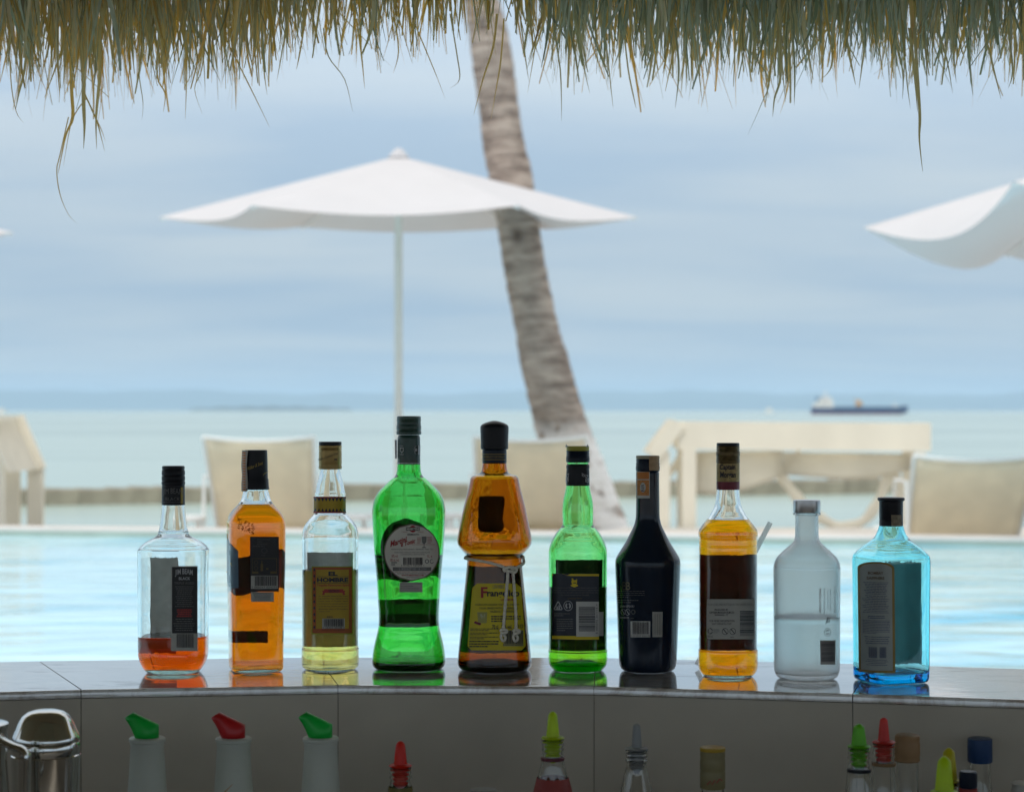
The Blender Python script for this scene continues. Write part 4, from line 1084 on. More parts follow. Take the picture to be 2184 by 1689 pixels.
# --- 3 gold tequila
b = Bottle('liquor_bottle', 'clear round bottle with a yellow back label, pale gold spirit and patterned collar', 'bottle', (1150, 1700), 1.6086, 275, 0, 1592, .036,
    [(280,64),(286,66),(320,70),(380,85),(430,94),(450,98),(470,97),(540,95),(560,94),(575,100),(600,123),(640,157),(680,175),(720,181),(752,183),(760,180),(1000,180),(1400,179),(1450,180),(1466,184),(1560,183),(1580,172),(1592,160)])
b.glass(clear, t=.003, tb=.004, punt=.003); b.liquid(937, glass('liquor_pale_gold', (.95, .76, .20), .06, ior=1.36))
b.lathe([(107,70),(110,73),(128,73),(130,71)], capk, 'cap_top'); s_ = b.lathe([(131,73),(138,75),(150,72),(156,75),(164,72),(172,73.5),(250,74),(258,72),(266,75),(276,75),(283,73)], capgold, 'cap'); RF = 75 * b.mz
b.text('Padre Quintana Eche', (200, 322, 176, 232), ink, s_, off=.0009, rfix=RF, shear=.45, rot=-12); b.lines(300, 336, 216, 228, 1, ink, s_, .8, 3, .0009, rfix=RF)
cl = b.rect(173, 371, 461, 565, mat('collar_paper', (.50, .34, .02), .5), 'neck_collar', rows=4, off=.0009)
b.polys([[(173 + 198 * i / 9, y0), (173 + 198 * (i + 1) / 9, y0), (173 + 198 * (i + .5) / 9, y1)] for i in range(9) for y0, y1 in ((468, 492), (558, 534))], navy, cl, 'zigzag_print', .0012)
b.rect(173, 371, 460, 469, redp, 'collar_band', parent=cl, rows=1, off=.0013); b.rect(173, 371, 556, 566, redp, 'collar_band', parent=cl, rows=1, off=.0013)
b.rag(112, 436, 818, 1416, paper_tr, 'front_label', 12, 2)
l = b.rect(156, 419, 908, 1345, mat('label_green_gold', (.30, .38, .03), .5), 'back_label', rows=8)
b.rect(162, 413, 914, 1338, mat('label_orange', (.40, .10, .02), .5, var=.15, vscale=30), 'label_border', rows=8, parent=l, off=.0007)
oc = b.rect(186, 392, 930, 1308, mat('label_ochre', (.45, .30, .02), .5, var=.12, vscale=40), 'label_field', rows=8, parent=l, off=.0010)
b.polys([[(x - 6, y), (x + 3 * s, y - 13), (x + 7 * s, y), (x + 3 * s, y + 13)] for x, s in ((174, 1), (404, -1)) for y in [930 + 41 * i for i in range(10)]], navy, l, 'diamond_print', .0013)
b.text('EL', (264, 322, 941, 969), navy, l, off=.0014, bold=.05); b.text('HOMBRE', (192, 388, 980, 1010), navy, l, off=.0014, bold=.05)
b.polys([[(192,973),(390,973),(390,975.5),(192,975.5)], [(192,1014),(390,1014),(390,1017),(192,1017)]], navy, l, 'title_rule', .0014)
b.text('Tequila-Flavoured Spirit', (190, 398, 1021, 1040), redp, l, off=.0014, bold=.03)
b.polys([[(236,1054),(357,1054),(357,1078),(236,1078)], [(222,1064),(240,1064),(240,1090),(222,1090),(230,1077)], [(353,1064),(372,1064),(364,1077),(372,1090),(353,1090)]], redp, l, 'ribbon_print', .0013)
b.text('GOLD', (264, 332, 1058, 1074), ink, l, off=.0016, bold=.03)
for i, s in enumerate(('An exquisite blend of the finest', 'ingredients that captures the', 'exotic taste of Tequila. Aged', 'and matured to golden perfection', 'in oak barrels, blessed the smooth', 'distinctive taste of El Hombre', 'Tequila Gold.')):
    b.text(s, (202, 384 if i < 6 else 274, 1094 + i * 16.3, 1105 + i * 16.3), ink, l, off=.0014)
b.lines(254, 336, 1229, 1236, 1, ink, l, .9, 1, .0014)
b.rect(225, 366, 1243, 1308, paper_g, 'barcode_panel', parent=l, off=.0014, rows=1); b.barcode(236, 358, 1246, 1294, ink, l, 5, off=.0018); b.text('0 38424 40178 3', (228, 364, 1297, 1307), ink, l, off=.0018)
b.text('PRODUCT OF THE PHILIPPINES', (222, 366, 1312, 1320), ink, l, off=.0014)

# --- 4 green vermouth
green = glass('green_glass', (.06, .68, .09), .0058, bump=.20, bscale=30, bdist=.0015)
b = Bottle('liquor_bottle', 'tallest bottle, bright green curvy vermouth bottle with a round white label', 'bottle', (1150, 1700), 1.6086, 781, 0, 1592, .040,
    [(246,72),(254,74),(300,78),(330,90),(360,125),(400,167),(440,201),(480,221),(520,231),(560,235),(600,235),(640,233),(800,224),(1000,207),(1150,198),(1240,193),(1300,195),(1350,202),(1420,219),(1480,230),(1540,236),(1570,230),(1584,216),(1592,200)], n=2.7, dr=.86)
b.glass(green, t=.0029, tb=.010, punt=.006); b.liquid(838, glass('liquor_straw', (.97, .93, .62), .07, ior=1.36))
b.lathe([(-58,70),(-54,76),(-30,78),(-24,76),(0,77),(6,79),(30,79),(36,77),(44,80),(58,80),(62,77)], capg, 'cap', knurl=1); s_ = b.lathe([(64,67),(78,72),(90,73),(248,74),(252,74)], capg, 'neck_sleeve'); RF = 74 * b.mz
b.rect(706, 848, 243, 249, silverp, 'foil_line', parent=s_, rfix=RF, rows=1, off=.0006)
b.text('DAL', (725, 748, 130, 139), silverp, s_, off=.0006, rfix=RF); b.text('1863', (725, 749, 184, 193), silverp, s_, off=.0006, rfix=RF)
b.polys([[(725,145),(748,145),(748,168),(736,180),(725,168)]], silverp, s_, 'shield_print', .0006, RF); b.polys([[(730,150),(744,150),(744,166),(736,174),(730,166)]], capg, s_, 'shield_print', .0009, RF)
b.text('M', (820, 834, 148, 172), silverp, s_, off=.0006, rfix=RF, bold=.04); b.circ(828, 160, 15, 26, silverp, s_, 'ring_mark', 2, off=.0006)
b.sheet([(95,698,712),(150,699,712),(215,700,712)], silverp, 'stamp_edge', rfix=RF, off=.0016, ncol=2); b.sheet([(130,836,849),(190,836,848)], silverp, 'stamp_edge', rfix=RF, off=.0016, ncol=2)
# far labels: round one and the band
v = []; far = []
ncol = 26
for j in range(15):
    t = -1 + 2 * j / 14; hwj = 178 * math.sqrt(max(.003, 1 - t * t)); far.append((800 + 200 * t, 762 - hwj * 1.04, 762 + hwj * 1.04))
dg = mat('label_back_green', (.02, .03, .02), .9)
b.sheet(far, dg, 'front_label', back=True, ncol=20); b.rag(612, 964, 1106, 1298, dg, 'front_band_label', 21, 3, slant=-8)
rows = []
for j in range(21):
    t = -1 + 2 * j / 20; hwj = 178 * math.sqrt(max(.0015, 1 - t * t)); rows.append((819 + 184 * t, 799 - hwj, 799 + hwj))
l = b.sheet(rows, mat('label_rim', (.20, .15, .14), .6), 'back_label', ncol=16)
rows = []
for j in range(21):
    t = -1 + 2 * j / 20; hwj = 170 * math.sqrt(max(.0015, 1 - t * t)); rows.append((819 + 176 * t, 799 - hwj, 799 + hwj))
b.sheet(rows, mat('label_cream', (.66, .64, .58), .7, var=.04), 'label_field', parent=l, ncol=16, off=.0007)
b.circ(806, 668, 21, 22, mat('seal_red', (.42, .02, .03), .5), l, 'red_ball', off=.0010)
b.polys([[(763,656),(849,656),(849,679),(763,679)]], ink, l, 'name_bar', .0013); b.text('MARTINI', (767, 845, 659, 676), mat('label_cream2', (.6, .58, .52), .7), l, off=.0017, bold=.04)
b.text('TORINO', (733, 772, 684, 691), redp, l, off=.0011); b.text('ITALIA', (838, 874, 684, 691), redp, l, off=.0011)
b.text('VERMOUTH', (768, 845, 697, 709), ink, l, off=.0011, bold=.02)
b.text('Martini', (664, 768, 716, 784), redp, l, off=.0011, shear=.35, rot=-13, bold=.03); b.text('e Tonic', (730, 822, 734, 782), redp, l, off=.0011, shear=.35, rot=-13, bold=.03)
b.polys([[(800,767),(948,767),(948,769),(800,769)]], redp, l, 'rule', .0011)
b.polys([[(862,716),(893,716),(891,752),(880,764),(874,764),(864,752)], [(875,764),(879,764),(879,784),(875,784)], [(866,784),(888,784),(890,789),(864,789)]], inkg, l, 'glass_drawing', .0012)
b.lines(832, 858, 722, 764, 5, redp, l, .4, 2, .0011); b.lines(897, 927, 720, 764, 5, redp, l, .4, 6, .0011)
b.text('MARTINI & ROSSI S.p.A., PIAZZA LUIGI ROSSI 2 - 10023 PESSIONE - TORINO - ITALY', (670, 934, 794, 805), ink, l, off=.0011)
b.text('CONTAINS SULPHITES / CONTIENE SULFITI / ENTHALT SULFITE / CONTIENT DES SULFITES', (688, 914, 813, 823), inkg, l, off=.0011)
b.text('CONTEM SULFITOS / BEVAT SULFIETEN', (730, 880, 827, 836), inkg, l, off=.0011)
b.text('18% vol', (672, 710, 832, 850), redp, l, off=.0011); b.text('18% alc./vol.', (662, 720, 858, 877), redp, l, off=.0011); b.text('1L e', (898, 928, 833, 851), redp, l, off=.0011)
b.barcode(745, 868, 851, 896, ink, l, 9, off=.0011); b.text('5 010677 935005 >', (732, 880, 897, 908), ink, l, off=.0011)
b.circ(896, 876, 13, 14, inkg, l, 'recycle_mark', 5); b.circ(927, 876, 13, 14, inkg, l, 'recycle_mark', 4, a0=20, a1=300)
b.lines(670, 706, 880, 906, 2, inkg, l, .6, 2, .0011)
b.rect(680, 922, 913, 937, inkg, 'lot_bar', parent=l, off=.0011, rows=1); b.text('L18203ZP180 18 21H', (720, 890, 916, 933), silverp, l, off=.0015)
b.text('SERVE CHILLED. ENJOY OVER ICE', (694, 906, 941, 948), redp, l, off=.0011); b.text('MARTINI AND THE BALL AND BAR LOGO ARE TRADEMARKS', (708, 892, 951, 958), ink, l, off=.0011)
b.text('WWW.MARTINI.COM', (735, 874, 960, 971), redp, l, off=.0011, bold=.02); b.text('DRINK RESPONSIBLY', (765, 845, 975, 982), inkg, l, off=.0011)
l = b.rect(721, 868, 1010, 1075, paper_g, 'import_sticker', rows=2)
for i, s in enumerate(('Imported and Exclusively Distributed By:', 'Future Trade International Inc.', '8014 Km. 18 West Service Road', 'Brgy. Marcelo Green, Paranaque City 1700')): b.text(s, (726, (862, 812, 846, 864)[i], 1016 + i * 15, 1024 + i * 15), ink, l, off=.0008)
emb = glass('embossed_green', (.035, .74, .06), .0058)
b.text('1863', (740, 902, 1425, 1490), emb, b.root, off=.0009, name='embossed_lettering'); b.text('E F O N D A T A N E L', (690, 925, 1392, 1422), emb, b.root, off=.0009, name='embossed_lettering')

# --- 5 monk-shaped hazelnut liqueur
amb = glass('amber_glass', (.56, .19, .004), .0055, bump=.25, bscale=40, bdist=.0015)
b = Bottle('liquor_bottle', 'brown robe-shaped liqueur bottle with a white rope tied round its waist and a yellow label', 'bottle', (1750, 1640), 1.5355, 350, 0, 1620, .042,
    [(322,72),(330,73),(370,79),(388,88),(398,108),(406,133),(420,146),(440,151),(500,164),(600,189),(700,210),(760,222),(790,227),(812,229),(838,225),(865,207),(890,184),(905,172),(915,168),(930,168),(950,169),(1050,178),(1200,193),(1400,212),(1540,225),(1580,227),(1600,221),(1612,211),(1620,198)])
b.glass(amb, t=.0030, tb=.008, punt=.005); b.liquid(915, glass('liquor_hazel', (.85, .62, .16), .06, ior=1.36))
b.lathe([(66,12),(70,30),(78,56),(88,76),(96,84),(104,87),(130,87),(200,84),(228,85),(238,84),(243,76)], capk, 'cap'); s_ = b.lathe([(244,73),(250,74.5),(320,75),(327,74)], capn, 'neck_sleeve'); RF = 75 * b.mz
for y in (270, 303): b.rect(271, 417, y, y + 3, gold, 'gold_line', parent=s_, rfix=RF, rows=1, off=.0006)
b.text('PRODUCT OF ITALY', (278, 410, 282, 294), gold, s_, off=.0006, rfix=RF)
b.sheet([(527,252,408),(545,248,418),(600,246,412),(660,244,404),(720,244,408),(740,256,400),(752,290,372)], paper_dk, 'front_crest_label', back=True)
b.rag(196, 520, 962, 1490, paper_dk, 'front_label', 31, 2)
rows = []
for j in range(17):
    t = j / 16; y = 1064 + 410 * t; x0 = 217 - 34 * t; x1 = 510 + 33 * t
    d = 26 * (1 - math.sqrt(max(0, 1 - (max(0, 1 - t * 16 / 1.4)) ** 2))) if t < .09 else (26 * (1 - math.sqrt(max(0, 1 - (max(0, 1 - (1 - t) * 16 / 1.4)) ** 2))) if t > .91 else 0)
    rows.append((y, x0 + d, x1 - d))
l = b.sheet(rows, mat('label_yellow', (.66, .54, .015), .5, var=.05), 'back_label', ncol=14)
b.text('F', (268, 308, 1085, 1152), redp, l, off=.0011, bold=.03); b.text('rangelico', (305, 500, 1102, 1156), ink, l, off=.0011, bold=.03)
b.text('LIQUEUR', (388, 468, 1157, 1172), redp, l, off=.0011, bold=.03); b.text('L0V/0083 12', (340, 430, 1072, 1096), inkg, l, off=.0011)
b.text('A DELICATE LIQUEUR THAT WILL DELIGHT', (234, 500, 1188, 1201), ink, l, off=.0011, bold=.01); b.text('YOUR SENSES WITH A SURPRISING', (258, 492, 1209, 1222), ink, l, off=.0011, bold=.01); b.text('HAZELNUT EXPERIENCE', (324, 486, 1229, 1242), ink, l, off=.0011, bold=.01)
b.lines(330, 508, 1262, 1306, 3, ink, l, .55, 8, .0011)
b.text('70 cl   20% vol.', (336, 456, 1316, 1342), ink, l, off=.0011, bold=.02)
b.polys([[(246,1240),(306,1240),(302,1306),(252,1308)]], mat('drink_drawing', (.36, .34, .10), .5), l, 'drink_drawing', .0011)
b.polys([[(262 + 12*i, 1252 + 8*(i % 2)), (276 + 9*i, 1250 + 10*(i % 2)), (272 + 9*i, 1284)] for i in range(3)], mat('ice_print', (.45, .45, .25), .5), l, 'ice_drawing', .0014)
for cx_, cy2 in ((236, 1303), (248, 1308), (260, 1312)): b.circ(cx_, cy2, 9, 8, maroon, l, 'hazelnut_drawing', off=.0012, n=12)
for i in range(3): b.lines(204 - i, 376, 1340 + i * 25, 1360 + i * 25, 2, ink, l, .45, i + 2, .0011)
b.lines(198, 376, 1415, 1462, 3, ink, l, .5, 9, .0011)
b.rect(404, 524, 1350, 1448, mat('label_pale', (.40, .37, .18), .6), 'barcode_panel', parent=l, off=.0010, rows=2); b.barcode(412, 520, 1352, 1434, ink, l, 13, off=.0014); b.text('8 004160 660304', (402, 522, 1436, 1446), ink, l, off=.0014)
b.circ(488, 1326, 12, 12, ink, l, 'recycle_mark', 4); b.circ(514, 1326, 10, 12, ink, l, 'recycle_mark', 4)
# rope
rope_m = mat('cotton_rope', (.82, .78, .68), .95, var=.15, vscale=300, bump=.12, bscale=900)
def rope_tube(pts, r, name, parent):
    P_ = [Vector(p) for p in smoothstep([tuple(p) for p in pts], 8)]
    mb = MB(); mb.tube(P_, [r * (1 + .09 * math.sin(i * 1.9)) for i in range(len(P_))], 10); return mb.build(name, rope_m, parent, True)
rp = empty('waist_rope', b.root.location); tag(rp, 'off-white cord knotted round the waist of the brown robe-shaped bottle', 'rope')
rr_ = 9.5 * b.mz
pts = []
for k in range(0, 25):      # round the back from the knot to the knot
    pass
front_l = [b.on(zx, zy, rr_ * .9) for zx, zy in ((178, 908), (205, 915), (255, 924), (310, 934), (365, 949), (405, 963), (430, 974))]
front_r = [b.on(zx, zy, rr_ * .9) for zx, zy in ((446, 980), (480, 966), (508, 950), (522, 934))]
zb = b.on(350, 912).z
rw = b.hw(zb) + rr_ * .8
back_ = [Vector((rw * math.cos(a), rw * math.sin(a), zb - .0008)) for a in [R(x) for x in range(-5, 190, 15)]]
rope_tube(front_l[::-1] + back_[::-1][:0] + [], rr_, 'cord', rp)
rope_tube(front_r + back_, rr_, 'cord', rp)
def zp(zx, zy, o=rr_): return b.on(zx, zy, o)
rope_tube([zp(412, 990, rr_*1.6), zp(404, 975, rr_*2), zp(425, 963, rr_*2.6), zp(452, 964, rr_*2.6), zp(474, 976, rr_*2), zp(468, 994, rr_*1.6), zp(440, 990, rr_*2.4), zp(415, 985, rr_*2.6)], rr_ * .95, 'knot', rp)
rope_tube([zp(428, 985, rr_*1.4), zp(425, 1060, rr_), zp(418, 1150, rr_), zp(410, 1250, rr_), zp(403, 1350, rr_)], rr_, 'cord', rp)
rope_tube([zp(456, 985, rr_*1.4), zp(464, 1060, rr_), zp(470, 1150, rr_), zp(476, 1250, rr_), zp(478, 1350, rr_)], rr_, 'cord', rp)
for (kx, ky) in ((403, 1355), (476, 1357)):
    rope_tube([zp(kx-18, ky+2, rr_*1.3), zp(kx-8, ky-10, rr_*2), zp(kx+14, ky-6, rr_*2), zp(kx+18, ky+6, rr_*1.5), zp(kx-4, ky+12, rr_*2), zp(kx-16, ky+8, rr_*1.6)], rr_ * .95, 'knot', rp)
    rope_tube([zp(kx-8, ky+8, rr_), zp(kx-14, ky+35, rr_), zp(kx-6, ky+58, rr_), zp(kx+8, ky+56, rr_), zp(kx+12, ky+38, rr_), zp(kx+2, ky+24, rr_*1.3)], rr_ * .85, 'loop', rp)

# --- 6 green scotch
green2 = glass('pale_green_glass', (.27, .87, .28), .0056, bump=.2, bscale=34, bdist=.0015)
b = Bottle('liquor_bottle', 'light green whisky bottle with a black and gold back label and a torn cap seal', 'bottle', (1750, 1640), 1.5355, 862, 0, 1618, .036,
    [(318,66),(336,66),(340,62),(440,64),(465,70),(500,77),(560,90),(620,95),(680,94),(706,94),(722,99),(740,115),(760,132),(800,156),(840,171),(870,178),(910,179.5),(1100,179),(1300,179),(1480,178.5),(1492,179),(1500,182),(1560,181),(1585,175),(1602,163),(1614,150),(1618,140)], n=2.3, dr=.94)
b.glass(green2, t=.0028, tb=.009, punt=.006); b.liquid(1093, glass('liquor_whisky', (.97, .74, .08), .06, ior=1.36))
ct_ = b.lathe([(221,66),(224,70),(246,70),(249,69)], mat('cap_seal_yellow', (.42, .40, .05), .5), 'seal_disc')
for tx_, s1 in ((797, -1), (918, 1)): b.polys([[(tx_ - 9, 228), (tx_ + 8, 226), (tx_ + 3 * s1, 208)]], paper_g, ct_, 'torn_tab', .0008, 71 * b.mz)
b.lathe([(249,69),(254,71),(262,68),(268,71),(275,68),(281,71),(287,70),(290,72),(316,72),(321,69)], capn, 'cap', knurl=1)
s_ = b.lathe([(333,67),(340,71.5),(356,72),(362,69.5),(368,70),(374,71),(460,72.5),(463,72)], capk, 'neck_sleeve'); RF = 72.5 * b.mz
b.text('VAT', (886, 926, 384, 420), silverp, s_, off=.0007, rfix=RF, rot=20, bold=.03); b.text('69', (906, 929, 412, 448), silverp, s_, off=.0007, rfix=RF, rot=10, bold=.03)
b.text('AT', (789, 810, 388, 420), silverp, s_, off=.0007, rfix=RF, rot=-10, bold=.03); b.text('69', (789, 808, 414, 448), silverp, s_, off=.0007, rfix=RF, rot=-8, bold=.03)
b.rag(712, 1030, 919, 1476, mat('label_back_green2', (.025, .06, .03), .9, transl=.04), 'front_label', 41, 2)
l = b.sheet([(1003,706,990),(1060,706,990),(1175,706,990),(1300,706,990),(1410,706,990)], navy, 'back_label', ncol=14)
b.polys([[(706,1003),(770,1003),(797,1014),(824,1003),(824,1018),(797,1021),(706,1018)], [(824,1005),(990,1006),(990,1019),(824,1018)], [(706,1384),(850,1386),(850,1408),(706,1404)], [(850,1390),(990,1388),(990,1408),(850,1409)]], yel, l, 'gold_band', .0007)
b.polys([[(822,1058),(826,1040),(824,1032),(832,1034),(838,1044),(852,1042),(857,1034),(857,1052),(856,1066),(848,1058),(836,1058),(832,1066)], [(818,1072),(862,1072),(862,1080),(840,1088),(820,1080)], [(826,1064),(856,1064),(852,1072),(828,1072)]], yel, l, 'lion_crest', .0007)
for i, (s, a_, c_) in enumerate((("The Sanderson's Talbot Hound family seal, proudly", 718, 978), ("marks the quality of William Sanderson's expert blend", 714, 986), ("Vat 69 whisky. So take a sip, and you will know why", 716, 984), ("his initial meant when he said,", 762, 930))): b.text(s, (a_, c_, 1086 + 14.5 * i, 1097 + 14.5 * i), inkg, l, off=.0008)
b.text('Quality Tells', (800, 888, 1150, 1162), mat('ink_goldfaint', (.16, .11, .02), .6), l, off=.0008, shear=.3)
tri = [(743,1172),(717,1224),(769,1224)]
P_ = []
for a, c_ in zip(tri, tri[1:] + tri[:1]):
    d = Vector((c_[0]-a[0], c_[1]-a[1])).normalized(); n_ = Vector((-d.y, d.x)) * 3; a2 = Vector(a) + d * 3; c2 = Vector(c_) - d * 3
    P_.append([tuple(a2-n_), tuple(c2-n_), tuple(c2+n_), tuple(a2+n_)])
P_ += [[(733,1204),(741,1204),(741,1222),(733,1222)], [(745,1196),(753,1200),(753,1222),(745,1222)]]
b.polys(P_, silverp, l, 'glass_recycle_mark', .0008); b.circ(803, 1201, 28, 31, silverp, l, 'recycle_mark', 3.5); b.circ(803, 1201, 17, 19, silverp, l, 'recycle_mark', 9, a0=-70, a1=60); b.circ(803, 1201, 17, 19, silverp, l, 'recycle_mark', 9, a0=110, a1=240)
b.lines(720, 812, 1246, 1270, 2, inkg, l, .5, 3, .0008); b.lines(734, 832, 1280, 1362, 6, inkg, l, .5, 5, .0008)
b.rect(852, 989, 1175, 1390, paper, 'barcode_panel', parent=l, off=.0008, rows=4); b.barcode(868, 966, 1206, 1356, ink, l, 15, horiz=True, off=.0012); b.text('5 000292 261115 >', (970, 981, 1190, 1372), ink, l, off=.0012, rot=90)
l = b.rect(990, 1018, 1238, 1386, paper_g, 'import_sticker', rows=3, ncol=4)

# --- 7 dark cream liqueur
dark = mat('black_green_glass', (.008, .017, .036), .16, var=.1, spec=.35)
b = Bottle('liquor_bottle', 'opaque near-black bottle with sloping shoulders and an orange tax stamp on its neck', 'bottle', (2130, 1740), 1.6242, 749, 0, 1555, .038,
    [(236,70),(250,74),(300,74),(440,76),(520,77),(560,81),(600,93),(650,117),(700,142),(750,172),(780,190),(800,201),(820,209),(850,212),(900,211),(1000,207),(1200,199),(1400,192),(1500,186),(1530,179),(1545,168),(1555,152)])
b.loft([(.0028, b.sp[0][1] * .5, None)] + [(z, r, None) for z, r in b.sp], 'glass_body', dark)
b.lathe([(134,70),(137,75),(150,76),(158,73),(166,76),(176,73),(184,76),(200,75),(206,77),(228,77),(236,73)], capn, 'cap', knurl=1); RF = 77 * b.mz
b.lathe([(133.4,70),(134,74),(137,76.5),(152,77),(154,75)], mat('seal_pale', (.42, .38, .27), .6), 'seal_disc')
b.sheet([(137,757,818),(180,757,819),(206,757,820),(230,759,819)], mat('stamp_tan', (.46, .30, .17), .7, var=.15, vscale=200), 'cap_stamp', rfix=RF, off=.0007, ncol=5)
l = b.sheet([(236,678,700),(240,677,762),(300,677,762),(410,677,762)], paper, 'tax_stamp', rfix=RF, off=.0009, ncol=6)
b.rect(685, 757, 240, 286, orange, 'stamp_print', parent=l, rfix=RF, off=.0012, rows=2, ncol=4)
b.rect(685, 757, 292, 392, mat('stamp_orange', (.60, .26, .08), .7, var=.25, vscale=500), 'stamp_print', parent=l, rfix=RF, off=.0012, rows=3, ncol=4)
b.polys([[(719 + 17 * math.cos(R(t)), 340 + 32 * math.sin(R(t))) for t in range(0, 360, 20)]], paper, l, 'stamp_oval', .0016, RF); b.text('BIR', (710, 728, 318, 366), ink, l, off=.0019, rfix=RF, rot=90)
pr = empty('printed_back', (0, 0, 0)); pr.parent = b.root
bo = mat('print_dim_gold', (.17, .15, .09), .5); gy = mat('print_dim_grey', (.10, .11, .11), .5)
b.text('B', (610, 636, 953, 1006), bo, pr, off=.0004, bold=.02); b.text('B', (586, 612, 953, 1006), mat('print_dimmer_gold', (.06, .055, .035), .5), pr, off=.0004)
b.lines(552, 728, 1012, 1062, 4, gy, pr, .3, 2, .0004); b.lines(556, 688, 1070, 1098, 2, gy, pr, .4, 2, .0004)
b.text('DRINK RESPONSIBLY', (574, 664, 1105, 1118), silverp, pr, off=.0004)
b.circ(590, 1148, 15, 20, silverp, pr, 'warning_ring', 2, off=.0004); b.circ(619, 1149, 17, 21, silverp, pr, 'warning_ring', 2, off=.0004)
b.polys([[(581,1134),(584,1132),(600,1162),(597,1164)], [(608,1135),(611,1133),(630,1163),(627,1165)]], silverp, pr, 'warning_slash', .0005); b.circ(655, 1148, 14, 16, gy, pr, 'recycle_mark', 5, off=.0004)
b.text('DRINKIQ.COM', (572, 628, 1180, 1192), silverp, pr, off=.0004, bold=.02); b.lines(638, 682, 1186, 1194, 1, gy, pr, .7, 3, .0004)
l = b.sheet([(1208,637,765),(1312,639,765)], paper, 'barcode_label', ncol=6); b.barcode(651, 755, 1213, 1292, ink, l, 23); b.text('5 011013 500178', (642, 762, 1298, 1309), ink, l)
l = b.sheet([(1147,779,845),(1311,779,843)], paper_g, 'import_sticker', ncol=4)
for i in range(5): b.polys([[(788 + i * 11, 1160), (791 + i * 11, 1160), (791 + i * 11, 1298), (788 + i * 11, 1298)]], inkg, l, 'small_print', .0008)

# --- 8 spiced rum
b = Bottle('liquor_bottle', 'full amber rum bottle with a gold and crimson capsule and a grey square sticker', 'bottle', (2700, 1740), 1.5934, 338, 0, 1558, .036,
    [(344,71),(350,72),(400,77),(450,85),(480,96),(510,113),(540,132),(570,157),(600,178),(618,186),(640,187.5),(655,186),(666,183),(680,183),(728,184),(732,182),(740,183.5),(1000,183.5),(1300,182.5),(1372,182.5),(1386,185),(1400,188.5),(1490,188),(1520,181),(1540,168),(1552,156),(1558,146)], n=2.25, dr=.95)
b.glass(clear, t=.0032, tb=.0045, punt=.003); b.liquid(542, glass('liquor_rum', (.92, .255, .0008), .065, ior=1.36))
b.lathe([(50,69),(53,72),(66,73),(70,71)], capk, 'cap_top'); b.lathe([(70.5,71),(76,74),(84,71),(92,74),(100,71),(108,74.5),(130,75),(138,72),(144,75),(152,72),(158,75.5),(164,73),(172,75),(178,72)], mat('cap_antique_gold', (.13, .09, .035), .42, metal=.5, var=.5, vscale=120), 'cap', knurl=1)
s_ = b.lathe([(179,72.5),(183,73.5),(292,73.5),(295,73.5)], mat('sleeve_gold', (.34, .25, .10), .5, metal=.3, var=.3, vscale=200), 'neck_sleeve'); b.lathe([(296,73.6),(300,73.9),(340,74),(347,73)], maroon, 'crimson_band'); RF = 74 * b.mz
b.text('Captain', (286, 384, 186, 230), ink, s_, off=.0007, rfix=RF, bold=.03, shear=.1); b.text('Morgan', (288, 386, 234, 282), ink, s_, off=.0007, rfix=RF, bold=.03, shear=.1)
b.rag(158, 514, 757, 1368, mat('label_back_brown', (.05, .02, .015), .9, transl=.10, var=.5, vscale=60), 'front_label', 51, 3)
rows = [(1045,206,505),(1100,203,507),(1200,202,507),(1280,203,507),(1292,206,507),(1300,216,505)]
l = b.sheet(rows, paper_g, 'back_sticker', ncol=14)
b.text('PRODUCED AND BOTTLED IN THE UNITED STATES', (210, 498, 1072, 1085), inkg, l, off=.0008)
b.text('PRODUCED BY', (254, 338, 1106, 1118), ink, l, off=.0008, bold=.02); b.text('CAPTAIN MORGAN RUM CO.', (220, 378, 1123, 1136), ink, l, off=.0008, bold=.02); b.text('NORWALK, CT', (256, 338, 1140, 1152), ink, l, off=.0008, bold=.02)
b.text('FOR MORE INFORMATION', (222, 378, 1176, 1190), ink, l, off=.0008); b.text('VISIT DRINKIQ.COM', (236, 358, 1196, 1210), ink, l, off=.0008)
b.circ(226, 1248, 17, 20, inkg, l, 'recycle_mark', 7, a0=10, a1=110); b.circ(226, 1248, 17, 20, inkg, l, 'recycle_mark', 7, a0=130, a1=230); b.circ(226, 1248, 17, 20, inkg, l, 'recycle_mark', 7, a0=250, a1=350)
b.lines(246, 284, 1236, 1264, 4, inkg, l, .4, 3, .0008)
for x in (320, 368): b.circ(x, 1250, 20, 21, ink, l, 'warning_ring', 3); b.polys([[(x-13,1237),(x-9,1234),(x+14,1263),(x+10,1266)]], ink, l, 'warning_slash', .0009)
b.text('750 mL', (208, 244, 1276, 1288), ink, l, off=.0008); b.lines(352, 404, 1283, 1290, 1, inkg, l, .8, 1, .0008)
b.barcode(413, 501, 1120, 1278, navy, l, 27, horiz=True)
Bcap = b

